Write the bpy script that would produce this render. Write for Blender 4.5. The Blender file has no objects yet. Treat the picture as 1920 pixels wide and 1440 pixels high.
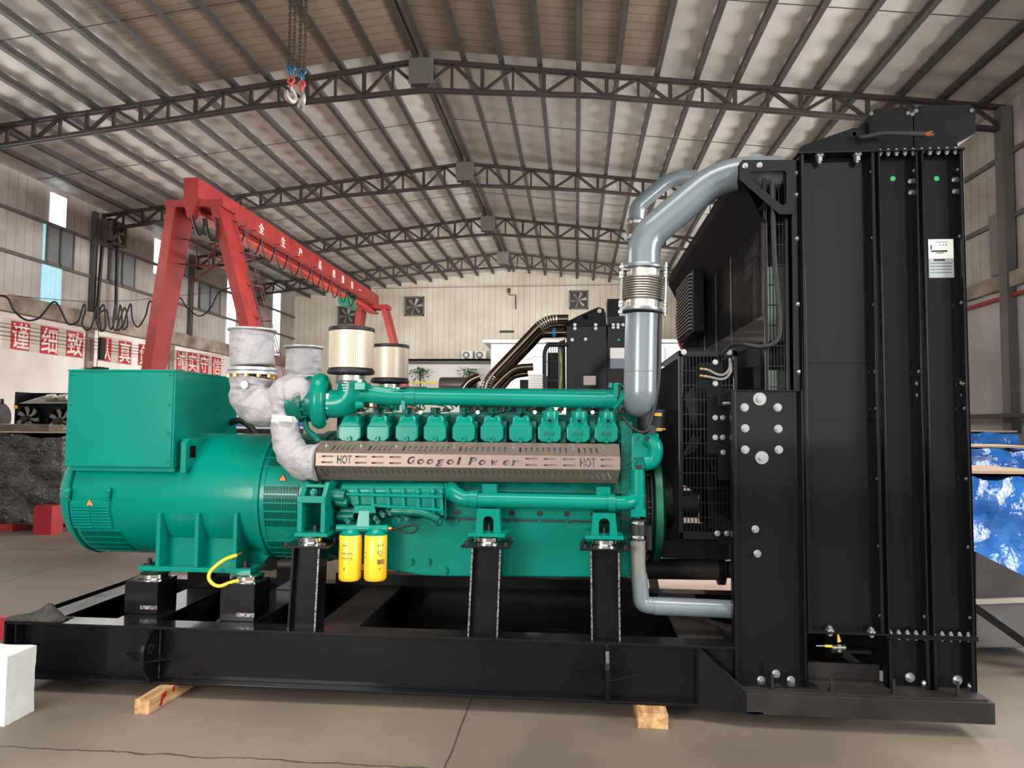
import bpy, bmesh, math, random
from math import pi, sin, cos, radians, sqrt, atan2
from mathutils import Vector, Matrix

random.seed(7)
S = bpy.context.scene
COL = S.collection
V = Vector

# ---------------------------------------------------------------- camera
FPX, CH = 1340.0, 1.9                      # focal length in pixels of a 1920 wide frame, eye height
_dy = V((120, 77, FPX)).normalized()
_dx = V((14660, 45, -FPX)); _dx = (_dx - _dx.dot(_dy) * _dy).normalized()
_dz = _dx.cross(_dy)
if _dz.y > 0: _dz = -_dz
RIGHT = V((_dx.x, _dy.x, _dz.x)); DOWN = V((_dx.y, _dy.y, _dz.y)); FWD = V((_dx.z, _dy.z, _dz.z))
CAM = V((0, 0, CH))
def at(px, py, X=None, Y=None, Z=None):
    d = RIGHT * (px - 960) + DOWN * (py - 720) + FWD * FPX
    t = (X - CAM.x) / d.x if X is not None else (Y - CAM.y) / d.y if Y is not None else (Z - CAM.z) / d.z
    return CAM + d * t
cd = bpy.data.cameras.new('camera'); cam = bpy.data.objects.new('camera', cd); COL.objects.link(cam)
cd.sensor_width = 36; cd.lens = FPX / 1920 * 36; cd.clip_end = 300; cd.clip_start = 0.05
m = Matrix((RIGHT, -DOWN, -FWD)).transposed().to_4x4(); m.translation = CAM
cam.matrix_world = m; S.camera = cam

# ---------------------------------------------------------------- world, lights, exposure
S.view_settings.view_transform = 'Standard'; S.view_settings.look = 'None'
S.view_settings.gamma = 1; S.view_settings.use_curve_mapping = False
S.view_settings.exposure = 0.75
W = bpy.data.worlds.new('daylight'); S.world = W; W.use_nodes = True
bg = W.node_tree.nodes['Background']; bg.inputs[0].default_value = (0.92, 0.95, 1.0, 1); bg.inputs[1].default_value = 0.42
def area(name, loc, target, sx, sy, power, col=(1, 1, 1)):
    l = bpy.data.lights.new(name, 'AREA'); l.shape = 'RECTANGLE'; l.size = sx; l.size_y = sy
    l.energy = power; l.color = col
    o = bpy.data.objects.new(name, l); COL.objects.link(o); o.location = loc
    o.rotation_euler = (V(target) - V(loc)).to_track_quat('-Z', 'Y').to_euler()
    return o
# daylight through the open bay doors behind the photographer, and through the window bands, then two added fills
area('bay_door_light', (-5.5, -4.5, 2.6), (-0.3, 5, 1.2), 3.0, 3.2, 490, (1, 0.96, 0.91))
area('open_front_light', (-2, -5.6, 5.0), (-2, 8, 2.5), 16, 7, 290, (1, 0.97, 0.93))
area('left_window_band_light', (-18.4, 24, 8.0), (0, 24, 6.5), 30, 3.2, 800, (1, 0.98, 0.95)).data.spread = radians(140)
area('right_window_band_light', (11.0, 24, 7.4), (-16, 24, 3.0), 34, 3.2, 3300, (1, 0.98, 0.96)).data.spread = radians(125)
area('right_bay_light', (8.8, 0.5, 3.6), (1.5, 5.2, 2.2), 4.0, 4.5, 560, (0.97, 0.98, 1.0))
area('floor_fill_light', (-0.8, 1.2, 9.5), (-0.6, 3.0, 0), 8, 3, 140, (1, 0.96, 0.91)).data.spread = radians(75)  # unseen overhead fill lamp, added to brighten the foreground floor
area('back_wall_fill_light', (-4.5, 29.5, 5.2), (-4.5, 48.8, 5.6), 20, 2.5, 560, (1, 0.98, 0.95)).data.spread = radians(95)  # fill lamp added inside the shed to brighten the back wall

# ---------------------------------------------------------------- materials
def lin(c):
    return tuple(((v / 255) / 12.92 if v <= 10.31 else (((v / 255) + 0.055) / 1.055) ** 2.4) for v in c) + (1,)
def mat(name, rgb, rough=0.5, metal=0.0, var=0.0, vscale=4.0, bump=0.0, bscale=20.0, coat=0.0, rvar=0.0, col2=None, stretch=(1, 1, 1), detail=5, spec=None, bdist=0.02):
    mt = bpy.data.materials.new(name); mt.use_nodes = True
    nt = mt.node_tree; b = nt.nodes['Principled BSDF']
    c = lin(rgb); b.inputs['Base Color'].default_value = c
    b.inputs['Roughness'].default_value = rough; b.inputs['Metallic'].default_value = metal
    if coat: b.inputs['Coat Weight'].default_value = coat; b.inputs['Coat Roughness'].default_value = 0.08
    if spec is not None: b.inputs['Specular IOR Level'].default_value = spec
    tc = nt.nodes.new('ShaderNodeTexCoord'); mp = nt.nodes.new('ShaderNodeMapping'); mp.inputs['Scale'].default_value = stretch
    nt.links.new(tc.outputs['Object'], mp.inputs[0])
    if var or rvar or col2:
        n = nt.nodes.new('ShaderNodeTexNoise'); n.inputs['Scale'].default_value = vscale; n.inputs['Detail'].default_value = detail
        nt.links.new(mp.outputs[0], n.inputs['Vector'])
        r = nt.nodes.new('ShaderNodeMapRange'); r.inputs[1].default_value = 0.35; r.inputs[2].default_value = 0.65
        nt.links.new(n.outputs['Fac'], r.inputs[0])
        if var or col2:
            mx = nt.nodes.new('ShaderNodeMix'); mx.data_type = 'RGBA'
            c2 = lin(col2) if col2 else tuple(max(0, v * (1 - var)) for v in c[:3]) + (1,)
            mx.inputs[6].default_value = c2; mx.inputs[7].default_value = c
            nt.links.new(r.outputs[0], mx.inputs[0]); nt.links.new(mx.outputs[2], b.inputs['Base Color'])
        if rvar:
            r2 = nt.nodes.new('ShaderNodeMapRange'); r2.inputs[3].default_value = rough - rvar; r2.inputs[4].default_value = rough + rvar
            nt.links.new(r.outputs[0], r2.inputs[0]); nt.links.new(r2.outputs[0], b.inputs['Roughness'])
    if bump:
        n2 = nt.nodes.new('ShaderNodeTexNoise'); n2.inputs['Scale'].default_value = bscale; n2.inputs['Detail'].default_value = 4
        nt.links.new(mp.outputs[0], n2.inputs['Vector'])
        bp = nt.nodes.new('ShaderNodeBump'); bp.inputs['Strength'].default_value = bump; bp.inputs['Distance'].default_value = bdist
        nt.links.new(n2.outputs['Fac'], bp.inputs['Height']); nt.links.new(bp.outputs[0], b.inputs['Normal'])
    return mt
GREEN = mat('green_enamel', (0, 122, 106), 0.2, var=0.08, vscale=2.5, spec=0.2)
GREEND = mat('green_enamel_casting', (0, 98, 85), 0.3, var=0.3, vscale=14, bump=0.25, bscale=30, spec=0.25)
BLACK = mat('black_gloss_paint', (14, 14, 17), 0.35, rvar=0.05, vscale=3, spec=0.08, coat=0.35)
BLACKM = mat('black_satin_paint', (13, 13, 14), 0.42, rvar=0.08, vscale=5, bump=0.04, bscale=40, spec=0.15)
DUSTY = mat('dusty_black_paint', (30, 28, 27), 0.5, col2=(48, 44, 41), vscale=3, spec=0.2)
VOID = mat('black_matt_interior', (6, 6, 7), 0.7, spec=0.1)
RUBBER = mat('black_rubber', (14, 14, 14), 0.55)
ZINC = mat('zinc_plated_steel', (176, 178, 176), 0.33, 0.9)
SATIN = mat('satin_steel_flange', (190, 190, 188), 0.38, 0.6)
CHROME = mat('chromed_cap', (215, 215, 212), 0.12, 1.0, bump=0.1, bscale=8)
WELD = mat('bare_weld_edge', (165, 160, 155), 0.4, 0.6, col2=(40, 38, 38), vscale=60)
GREYP = mat('grey_pipe_paint', (106, 116, 121), 0.26, var=0.06, vscale=2, coat=0.4)
GREYB = mat('grey_pipe_primer', (118, 116, 110), 0.4, var=0.1, vscale=5)
CLOTH = mat('grey_insulation_cloth', (158, 155, 157), 0.55, var=0.12, vscale=3, bump=0.9, bscale=7, bdist=0.05)
STEEL = mat('stainless_sheet', (126, 109, 99), 0.45, 0.55, rvar=0.05, vscale=30, stretch=(1, 40, 40))
STEELD = mat('stainless_bellows', (196, 190, 182), 0.36, 1.0)
PIPEC = mat('dark_chrome_exhaust_pipe', (120, 106, 94), 0.16, 1.0)
YELLOW = mat('yellow_filter_can', (247, 186, 32), 0.32, coat=0.3)
INK = mat('black_ink', (28, 24, 20), 0.6)
WHITE = mat('white_sticker', (222, 220, 214), 0.5)
GREY = mat('light_grey_plastic', (190, 192, 190), 0.5)
ORANGE = mat('orange_warning_sticker', (232, 142, 44), 0.5)
DOT = mat('green_dot_sticker', (40, 160, 84), 0.5)
YWIRE = mat('yellow_wire', (236, 205, 40), 0.45)
BRASS = mat('brass_nut', (196, 150, 70), 0.3, 0.9)
RED = mat('red_crane_paint', (164, 48, 42), 0.5, col2=(142, 38, 36), vscale=1.2)
REDM = mat('dark_red_plinth', (150, 24, 30), 0.5)
TRUSS = mat('brown_truss_steel', (58, 50, 46), 0.6, var=0.3, vscale=2)
PURLIN = mat('purlin_steel', (62, 56, 52), 0.55, var=0.3, vscale=1.5)
PLATE = mat('grey_gusset_plate', (110, 104, 98), 0.6, var=0.2, vscale=2)
COLUMN = mat('grey_column_paint', (96, 92, 88), 0.6, var=0.25, vscale=1.2)
WOOD = mat('pine_block', (196, 158, 112), 0.7, col2=(150, 110, 70), vscale=6, stretch=(4, 1, 4), bump=0.2, bscale=25)
BAG = mat('white_woven_bag', (222, 222, 218), 0.6, var=0.08, vscale=6, bump=0.3, bscale=9)
RAG = mat('dirty_rag', (62, 58, 54), 0.9, var=0.5, vscale=20, bump=0.6, bscale=50)
CARD = mat('cardboard', (176, 148, 116), 0.8, var=0.15, vscale=4)
BLUE = mat('blue_plastic_wrap', (44, 126, 208), 0.16, col2=(24, 84, 156), vscale=2.5, bump=0.7, bscale=3.2, coat=0.6, bdist=0.12)
BLUEP = mat('blue_painted_machine', (20, 70, 150), 0.35)
WRAP = mat('clear_wrap_over_dark_machine', (66, 64, 64), 0.16, col2=(26, 24, 24), vscale=4, bump=1.0, bscale=7, coat=0.6, bdist=0.09)
IRON = mat('rusty_dark_iron', (52, 44, 38), 0.6, col2=(34, 28, 24), vscale=4)
SHEETG = mat('scuffed_grey_sheet', (96, 92, 86), 0.5, var=0.3, vscale=2)
PALEG = mat('pale_green_panel', (150, 176, 150), 0.5)
ALU = mat('ribbed_aluminium', (170, 168, 162), 0.3, 0.8)
HOOKR = mat('red_shackle', (196, 62, 60), 0.45)
HOOKB = mat('blue_shackle', (30, 84, 116), 0.4)
HOOKG = mat('grey_forged_hook', (160, 146, 140), 0.5, 0.3)
CHAIN = mat('steel_chain', (96, 86, 76), 0.4, 0.8)
LEAF = mat('leaf_green', (62, 110, 46), 0.6, var=0.4, vscale=9)
POT = mat('dark_plant_pot', (60, 54, 50), 0.7)
RAILY = mat('yellow_handrail', (232, 196, 40), 0.5)
POSTER = mat('red_poster', (190, 40, 52), 0.7, var=0.1, vscale=1)
POSTERB = mat('beige_poster_strip', (198, 188, 172), 0.8, var=0.1, vscale=1)
CHAR = mat('cream_lettering', (232, 222, 206), 0.8)
LETTER = mat('white_lettering', (238, 232, 226), 0.6)
ACW = mat('white_ac_casing', (220, 220, 216), 0.5)
DOORW = mat('white_door_panel', (216, 218, 218), 0.55, var=0.04, vscale=0.6)
MOTOR = mat('green_hoist_paint', (20, 110, 84), 0.35)
FANBL = mat('grey_fan_blade', (140, 138, 132), 0.45, 0.4)
FANW = mat('pale_fan_blade', (112, 106, 96), 0.5)
BROWNP = mat('brown_muffler', (106, 96, 90), 0.4, 0.4)
REDB = mat('red_cable', (150, 40, 30), 0.5)
COPPER = mat('copper_strand', (184, 110, 84), 0.35, 0.8)

def foil_mat():
    mt = mat('roof_foil_insulation', (210, 204, 197), 0.5, 0.3, var=0.14, vscale=0.5, rvar=0.08)
    nt = mt.node_tree; b = nt.nodes['Principled BSDF']
    tc = nt.nodes.new('ShaderNodeTexCoord')
    w = nt.nodes.new('ShaderNodeTexWave'); w.bands_direction = 'Y'; w.inputs['Scale'].default_value = 0.30; w.inputs['Distortion'].default_value = 1.2
    w.inputs['Detail'].default_value = 3; w.inputs['Detail Scale'].default_value = 0.8
    nt.links.new(tc.outputs['Object'], w.inputs['Vector'])
    n = nt.nodes.new('ShaderNodeTexNoise'); n.inputs['Scale'].default_value = 1.6; n.inputs['Detail'].default_value = 5
    nt.links.new(tc.outputs['Object'], n.inputs['Vector'])
    ad = nt.nodes.new('ShaderNodeMath'); ad.operation = 'MULTIPLY_ADD'; ad.inputs[1].default_value = 0.6
    nt.links.new(n.outputs['Fac'], ad.inputs[0]); nt.links.new(w.outputs['Fac'], ad.inputs[2])
    bp = nt.nodes.new('ShaderNodeBump'); bp.inputs['Strength'].default_value = 0.35; bp.inputs['Distance'].default_value = 0.04
    nt.links.new(ad.outputs[0], bp.inputs['Height']); nt.links.new(bp.outputs[0], b.inputs['Normal'])
    return mt
FOIL = foil_mat()

def ribbed_mat(name, rgb, axis, pitch, rough=0.55, stain=None, dark=0.74, var=0.10):
    """painted profiled sheet: narrow grooves every «pitch» metres along one axis, plus weather stains"""
    mt = mat(name, rgb, rough, 0.0, var=var, vscale=0.6, col2=stain)
    nt = mt.node_tree; b = nt.nodes['Principled BSDF']
    g = nt.nodes.new('ShaderNodeNewGeometry'); sp = nt.nodes.new('ShaderNodeSeparateXYZ')
    nt.links.new(g.outputs['Position'], sp.inputs[0])
    d = nt.nodes.new('ShaderNodeMath'); d.operation = 'DIVIDE'; d.inputs[1].default_value = pitch
    nt.links.new(sp.outputs[axis], d.inputs[0])
    f = nt.nodes.new('ShaderNodeMath'); f.operation = 'FRACT'; nt.links.new(d.outputs[0], f.inputs[0])
    pp = nt.nodes.new('ShaderNodeMath'); pp.operation = 'PINGPONG'; pp.inputs[1].default_value = 0.5; nt.links.new(f.outputs[0], pp.inputs[0])
    mr = nt.nodes.new('ShaderNodeMapRange'); mr.inputs[1].default_value = 0.0; mr.inputs[2].default_value = 0.09
    nt.links.new(pp.outputs[0], mr.inputs[0])
    bp = nt.nodes.new('ShaderNodeBump'); bp.inputs['Strength'].default_value = 0.35; bp.inputs['Distance'].default_value = 0.04
    nt.links.new(mr.outputs[0], bp.inputs['Height']); nt.links.new(bp.outputs[0], b.inputs['Normal'])
    src = b.inputs['Base Color'].links[0].from_socket if b.inputs['Base Color'].links else None
    mx = nt.nodes.new('ShaderNodeMix'); mx.data_type = 'RGBA'; mx.blend_type = 'MULTIPLY'; mx.inputs[0].default_value = 1
    r2 = nt.nodes.new('ShaderNodeMapRange'); r2.inputs[3].default_value = dark; r2.inputs[4].default_value = 1
    nt.links.new(mr.outputs[0], r2.inputs[0])
    nt.links.new(src, mx.inputs[6]); nt.links.new(r2.outputs[0], mx.inputs[7]); nt.links.new(mx.outputs[2], b.inputs['Base Color'])
    return mt
SIDING = ribbed_mat('grey_profiled_wall_sheet', (178, 172, 164), 1, 0.42, stain=(150, 142, 134))
GABLE = ribbed_mat('cream_profiled_wall_sheet', (214, 207, 188), 0, 0.40, stain=(200, 184, 164), dark=0.7)
BARESHEET = ribbed_mat('brown_profiled_roof_sheet', (126, 109, 92), 1, 0.36, stain=(106, 91, 76), dark=0.66)

def floor_mat():
    mt = mat('worn_concrete', (124, 111, 97), 0.6, var=0.0, col2=(100, 89, 77), vscale=0.55, rvar=0.1, bump=0.06, bscale=30, detail=8)
    nt = mt.node_tree; b = nt.nodes['Principled BSDF']
    g = nt.nodes.new('ShaderNodeNewGeometry'); sp = nt.nodes.new('ShaderNodeSeparateXYZ'); nt.links.new(g.outputs['Position'], sp.inputs[0])
    nz = nt.nodes.new('ShaderNodeTexNoise'); nz.inputs['Scale'].default_value = 2.5; nz.inputs['Detail'].default_value = 12; nz.inputs['Roughness'].default_value = 0.62
    nt.links.new(g.outputs['Position'], nz.inputs['Vector'])
    src = b.inputs['Base Color'].links[0].from_socket
    x0 = (at(885, 1313, Z=0).x + at(832, 1440, Z=0).x) / 2; y0 = at(560, 1428, Z=0).y
    for ax, v0, wd, am in ((0, x0, 0.006, 0.05), (1, y0, 0.007, 0.13), (0, x0 - 6, 0.01, 0.05), (1, y0 + 6, 0.012, 0.06), (1, y0 + 12, 0.014, 0.05)):
        s = nt.nodes.new('ShaderNodeMath'); s.operation = 'MULTIPLY_ADD'; s.inputs[1].default_value = am; nt.links.new(nz.outputs['Fac'], s.inputs[0]); nt.links.new(sp.outputs[ax], s.inputs[2])
        c = nt.nodes.new('ShaderNodeMath'); c.operation = 'COMPARE'; c.inputs[1].default_value = v0 + am / 2; c.inputs[2].default_value = wd; nt.links.new(s.outputs[0], c.inputs[0])
        mx = nt.nodes.new('ShaderNodeMix'); mx.data_type = 'RGBA'; mx.inputs[7].default_value = lin((62, 54, 48))
        nt.links.new(c.outputs[0], mx.inputs[0]); nt.links.new(src, mx.inputs[6]); src = mx.outputs[2]
    nt.links.new(src, b.inputs['Base Color'])
    return mt
FLOORM = floor_mat()
PLASTER = mat('stained_white_plaster', (236, 230, 222), 0.8, col2=(208, 199, 188), vscale=0.35, bump=0.1, bscale=3, detail=9)
PLASTERG = mat('grey_stained_plaster', (184, 180, 176), 0.8, col2=(150, 146, 142), vscale=0.4, bump=0.1, bscale=3, detail=9)
BEAMC = mat('mouldy_concrete_ledge', (168, 154, 138), 0.85, col2=(108, 94, 80), vscale=1.1, detail=9)

def perforated_mat():
    """perforated steel wrap of an air filter: small round holes in staggered rows (a real pattern of holes)"""
    mt = mat('perforated_filter_wrap', (206, 192, 172), 0.4, 0.25)
    nt = mt.node_tree; b = nt.nodes['Principled BSDF']
    tc = nt.nodes.new('ShaderNodeTexCoord'); sp = nt.nodes.new('ShaderNodeSeparateXYZ'); nt.links.new(tc.outputs['UV'], sp.inputs[0])
    cb = nt.nodes.new('ShaderNodeCombineXYZ')
    for i, s in ((0, 64.0), (1, 26.0)):
        mm = nt.nodes.new('ShaderNodeMath'); mm.operation = 'MULTIPLY'; mm.inputs[1].default_value = s; nt.links.new(sp.outputs[i], mm.inputs[0]); nt.links.new(mm.outputs[0], cb.inputs[i])
    br = nt.nodes.new('ShaderNodeTexVoronoi'); br.inputs['Scale'].default_value = 1; br.inputs['Randomness'].default_value = 0.0; nt.links.new(cb.outputs[0], br.inputs['Vector'])
    lt = nt.nodes.new('ShaderNodeMath'); lt.operation = 'LESS_THAN'; lt.inputs[1].default_value = 0.26; nt.links.new(br.outputs['Distance'], lt.inputs[0])
    mx = nt.nodes.new('ShaderNodeMix'); mx.data_type = 'RGBA'; mx.inputs[6].default_value = lin((206, 192, 172)); mx.inputs[7].default_value = lin((140, 120, 94))
    nt.links.new(lt.outputs[0], mx.inputs[0]); nt.links.new(mx.outputs[2], b.inputs['Base Color'])
    return mt
PERF = perforated_mat()

def glow_mat(name, rgb, strength):
    mt = bpy.data.materials.new(name); mt.use_nodes = True; b = mt.node_tree.nodes['Principled BSDF']
    b.inputs['Base Color'].default_value = lin(rgb); b.inputs['Emission Color'].default_value = lin(rgb); b.inputs['Emission Strength'].default_value = strength
    return mt
SKYLIT = glow_mat('daylit_translucent_sheet', (206, 228, 236), 1.1)
SKYBLUE = ribbed_mat('pale_blue_translucent_sheet', (150, 186, 196), 1, 0.25)
_b = SKYBLUE.node_tree.nodes['Principled BSDF']; _b.inputs['Emission Color'].default_value = lin((140, 190, 205)); _b.inputs['Emission Strength'].default_value = 0.45
GLASS = mat('dusty_window_glass', (120, 126, 126), 0.15, var=0.1)

# ---------------------------------------------------------------- mesh helpers
def frame(d, up=V((0, 0, 1))):
    d = d.normalized()
    if abs(d.dot(up)) > 0.99: up = V((0, 1, 0)) if abs(d.y) < 0.9 else V((1, 0, 0))
    s = d.cross(up).normalized(); return s, s.cross(d).normalized()
class M:
    """collects shapes; build() links them as ONE mesh object"""
    def __init__(s): s.v = []; s.f = []; s.uv = {}
    def add(s, vs, fs):
        o = len(s.v); s.v += [V(p) for p in vs]; s.f += [tuple(i + o for i in f) for f in fs]; return s
    def hexa(s, p): return s.add(p, [(0, 3, 2, 1), (4, 5, 6, 7), (0, 1, 5, 4), (1, 2, 6, 5), (2, 3, 7, 6), (3, 0, 4, 7)])
    def box(s, x0, x1, y0, y1, z0, z1):
        x0, x1 = min(x0, x1), max(x0, x1); y0, y1 = min(y0, y1), max(y0, y1); z0, z1 = min(z0, z1), max(z0, z1)
        return s.hexa([(x0, y0, z0), (x1, y0, z0), (x1, y1, z0), (x0, y1, z0), (x0, y0, z1), (x1, y0, z1), (x1, y1, z1), (x0, y1, z1)])
    def bar(s, p, q, w, h=None, up=V((0, 0, 1))):
        p, q = V(p), V(q); h = h or w; a, b = frame(q - p, V(up)); a = a * w / 2; b = b * h / 2
        return s.hexa([p - a - b, p + a - b, p + a + b, p - a + b, q - a - b, q + a - b, q + a + b, q - a + b])
    def prism(s, pts, d):
        """closed polygon (3D points in one plane) pushed along d"""
        n = len(pts); d = V(d); a = [V(p) for p in pts]
        return s.add(a + [p + d for p in a], [tuple(range(n))[::-1], tuple(range(n, 2 * n))] + [(i, (i + 1) % n, n + (i + 1) % n, n + i) for i in range(n)])
    def xz(s, pts, y0, y1): return s.prism([(x, y0, z) for x, z in pts], (0, y1 - y0, 0))
    def yz(s, pts, x0, x1): return s.prism([(x0, y, z) for y, z in pts], (x1 - x0, 0, 0))
    def xy(s, pts, z0, z1): return s.prism([(x, y, z0) for x, y in pts], (0, 0, z1 - z0))
    def cyl(s, p, q, r, n=20, r2=None):
        p, q = V(p), V(q); a, b = frame(q - p); r2 = r if r2 is None else r2
        c = [(cos(2 * pi * i / n), sin(2 * pi * i / n)) for i in range(n)]
        return s.add([p + (a * x + b * y) * r for x, y in c] + [q + (a * x + b * y) * r2 for x, y in c],
                     [tuple(range(n))[::-1], tuple(range(n, 2 * n))] + [(i, (i + 1) % n, n + (i + 1) % n, n + i) for i in range(n)])
    def lathe(s, o, d, prof, n=40, uv=False):
        """prof: (radius, distance along d)"""
        o = V(o); d = V(d).normalized(); a, b = frame(d); st = len(s.v); k = len(prof)
        vs = [o + d * t + (a * cos(2 * pi * i / n) + b * sin(2 * pi * i / n)) * r for r, t in prof for i in range(n)]
        fs = [(j * n + i, j * n + (i + 1) % n, (j + 1) * n + (i + 1) % n, (j + 1) * n + i) for j in range(k - 1) for i in range(n)]
        if prof[0][0] > 1e-5: fs.append(tuple(range(n))[::-1])
        if prof[-1][0] > 1e-5: fs.append(tuple(range((k - 1) * n, k * n)))
        f0 = len(s.f); s.add(vs, fs)
        if uv:
            for j in range(k - 1):
                for i in range(n): s.uv[f0 + j * n + i] = [(i / n, j / (k - 1)), ((i + 1) / n, j / (k - 1)), ((i + 1) / n, (j + 1) / (k - 1)), (i / n, (j + 1) / (k - 1))]
        return s
    def tube(s, pts, r, n=12, wrinkle=0):
        pts = [V(p) for p in pts]; k = len(pts); rs = r if isinstance(r, (list, tuple)) else [r] * k
        ts = [(pts[min(i + 1, k - 1)] - pts[max(i - 1, 0)]).normalized() for i in range(k)]
        a, b = frame(ts[0]); vs = []
        for i in range(k):
            a = (a - ts[i] * a.dot(ts[i])).normalized(); b = ts[i].cross(a)
            for j in range(n):
                w = rs[i] * (1 + (random.uniform(-wrinkle, wrinkle) if wrinkle else 0))
                vs.append(pts[i] + (a * cos(2 * pi * j / n) + b * sin(2 * pi * j / n)) * w)
        fs = [(i * n + j, i * n + (j + 1) % n, (i + 1) * n + (j + 1) % n, (i + 1) * n + j) for i in range(k - 1) for j in range(n)]
        fs += [tuple(range(n))[::-1], tuple(range((k - 1) * n, k * n))]
        return s.add(vs, fs)
    def hexnut(s, p, d, r, h): return s.cyl(p, V(p) + V(d).normalized() * h, r, 6)
    def bolt(s, p, d, r, h=None, washer=1.35):
        p = V(p); d = V(d).normalized(); h = h or r * 0.9
        if washer: s.cyl(p, p + d * h * 0.25, r * washer, 18); p = p + d * h * 0.25
        s.cyl(p, p + d * h, r, 6); return s.cyl(p + d * h, p + d * h * 1.35, r * 0.5, 10)
    def ball(s, c, r, n=12, sc=(1, 1, 1)):
        k = n // 2; pr = [(max(1e-6, sin(pi * i / k)), -cos(pi * i / k)) for i in range(k + 1)]; st = len(s.v)
        s.lathe((0, 0, 0), (0, 0, 1), pr, n)
        for i in range(st, len(s.v)): q = s.v[i]; s.v[i] = V(c) + V((q.x * r * sc[0], q.y * r * sc[1], q.z * r * sc[2]))
        return s
    def build(s, name, mt, parent=None, smooth=35, bevel=0, seg=2, sub=0):
        me = bpy.data.meshes.new(name)
        org = V((0, 0, 0))
        if parent is None and s.v:
            xs = [p.x for p in s.v]; ys = [p.y for p in s.v]; zs = [p.z for p in s.v]
            org = V(((min(xs) + max(xs)) / 2, (min(ys) + max(ys)) / 2, min(zs)))
        me.from_pydata([p - org for p in s.v], [], s.f); me.update()
        bm = bmesh.new(); bm.from_mesh(me); bmesh.ops.recalc_face_normals(bm, faces=bm.faces); bm.to_mesh(me); bm.free()
        if s.uv:
            u = me.uv_layers.new(name='UVMap')
            for fi, uvs in s.uv.items():
                p = me.polygons[fi]
                for li, vi in zip(p.loop_indices, p.vertices):
                    u.data[li].uv = uvs[s.f[fi].index(vi)]
        if smooth:
            me.polygons.foreach_set('use_smooth', [True] * len(me.polygons)); me.set_sharp_from_angle(angle=radians(smooth))
        me.materials.append(mt)
        o = bpy.data.objects.new(name, me); COL.objects.link(o)
        if parent is not None:
            o.parent = parent; o.matrix_parent_inverse = Matrix.Translation(-WLOC[parent.name])
            WLOC[o.name] = V((0, 0, 0))
        else: o.location = org; WLOC[o.name] = org
        if bevel:
            b = o.modifiers.new('bevel', 'BEVEL'); b.width = bevel; b.segments = seg; b.limit_method = 'ANGLE'; b.angle_limit = radians(40)
        if sub:
            q = o.modifiers.new('sub', 'SUBSURF'); q.levels = sub; q.render_levels = sub
        return o
WLOC = {}
def tag(o, label=None, cat=None, group=None, kind=None):
    if label: o['label'] = label
    if cat: o['category'] = cat
    if group: o['group'] = group
    if kind: o['kind'] = kind
    return o
def thing(name, loc, label, cat, group=None):
    o = bpy.data.objects.new(name, None); COL.objects.link(o); o.location = loc; o.empty_display_size = 0.2
    WLOC[o.name] = V(loc); return tag(o, label, cat, group)
def struct(name, mm, mt, label=None, parent=None, **k):
    o = mm.build(name, mt, parent, **k)
    if parent is None: o['kind'] = 'structure'
    if label: o['label'] = label
    return o
def dup(o, off, label=None, group=None, parent=None):
    """a thing with its parts and sub-parts, moved by off"""
    c = o.copy(); COL.objects.link(c)
    if parent is not None: c.parent = parent
    else: c.location = V(o.location) + V(off); WLOC[c.name] = V(c.location)
    if label: c['label'] = label
    if group: c['group'] = group
    for ch in list(o.children): dup(ch, off, parent=c)
    return c
def dup_part(o, off, parent):
    """a further copy of one part (and its sub-parts) on the same thing, moved by off in the thing's axes"""
    c = o.copy(); COL.objects.link(c); c.parent = parent; c.location = V(o.location) + V(off); WLOC[c.name] = V((0, 0, 0))
    for ch in list(o.children):
        d = ch.copy(); COL.objects.link(d); d.parent = c
    return c

def arc(c, r, a0, a1, n, u, v):
    c, u, v = V(c), V(u), V(v)
    return [c + u * (r * cos(a0 + (a1 - a0) * i / n)) + v * (r * sin(a0 + (a1 - a0) * i / n)) for i in range(n + 1)]
def fillet(pts, r, n=8):
    """poly-line with rounded corners, for bent pipes"""
    pts = [V(p) for p in pts]; out = [pts[0]]
    for i in range(1, len(pts) - 1):
        p, a, b = pts[i], (pts[i - 1] - pts[i]), (pts[i + 1] - pts[i])
        d = min(r, a.length * 0.48, b.length * 0.48); s = p + a.normalized() * d; e = p + b.normalized() * d
        for k in range(n + 1):
            t = k / n; out.append(s * (1 - t) ** 2 + p * 2 * t * (1 - t) + e * t * t)
    out.append(pts[-1]); return out
def catmull(pts, n=8):
    pts = [V(p) for p in pts]; P = [pts[0]] + pts + [pts[-1]]; out = []
    for i in range(1, len(P) - 2):
        a, b, c, d = P[i - 1:i + 3]
        for k in range(n):
            t = k / n; out.append(0.5 * ((2 * b) + (c - a) * t + (2 * a - 5 * b + 4 * c - d) * t * t + (3 * b - a - 3 * c + d) * t ** 3))
    out.append(pts[-1]); return out

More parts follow.
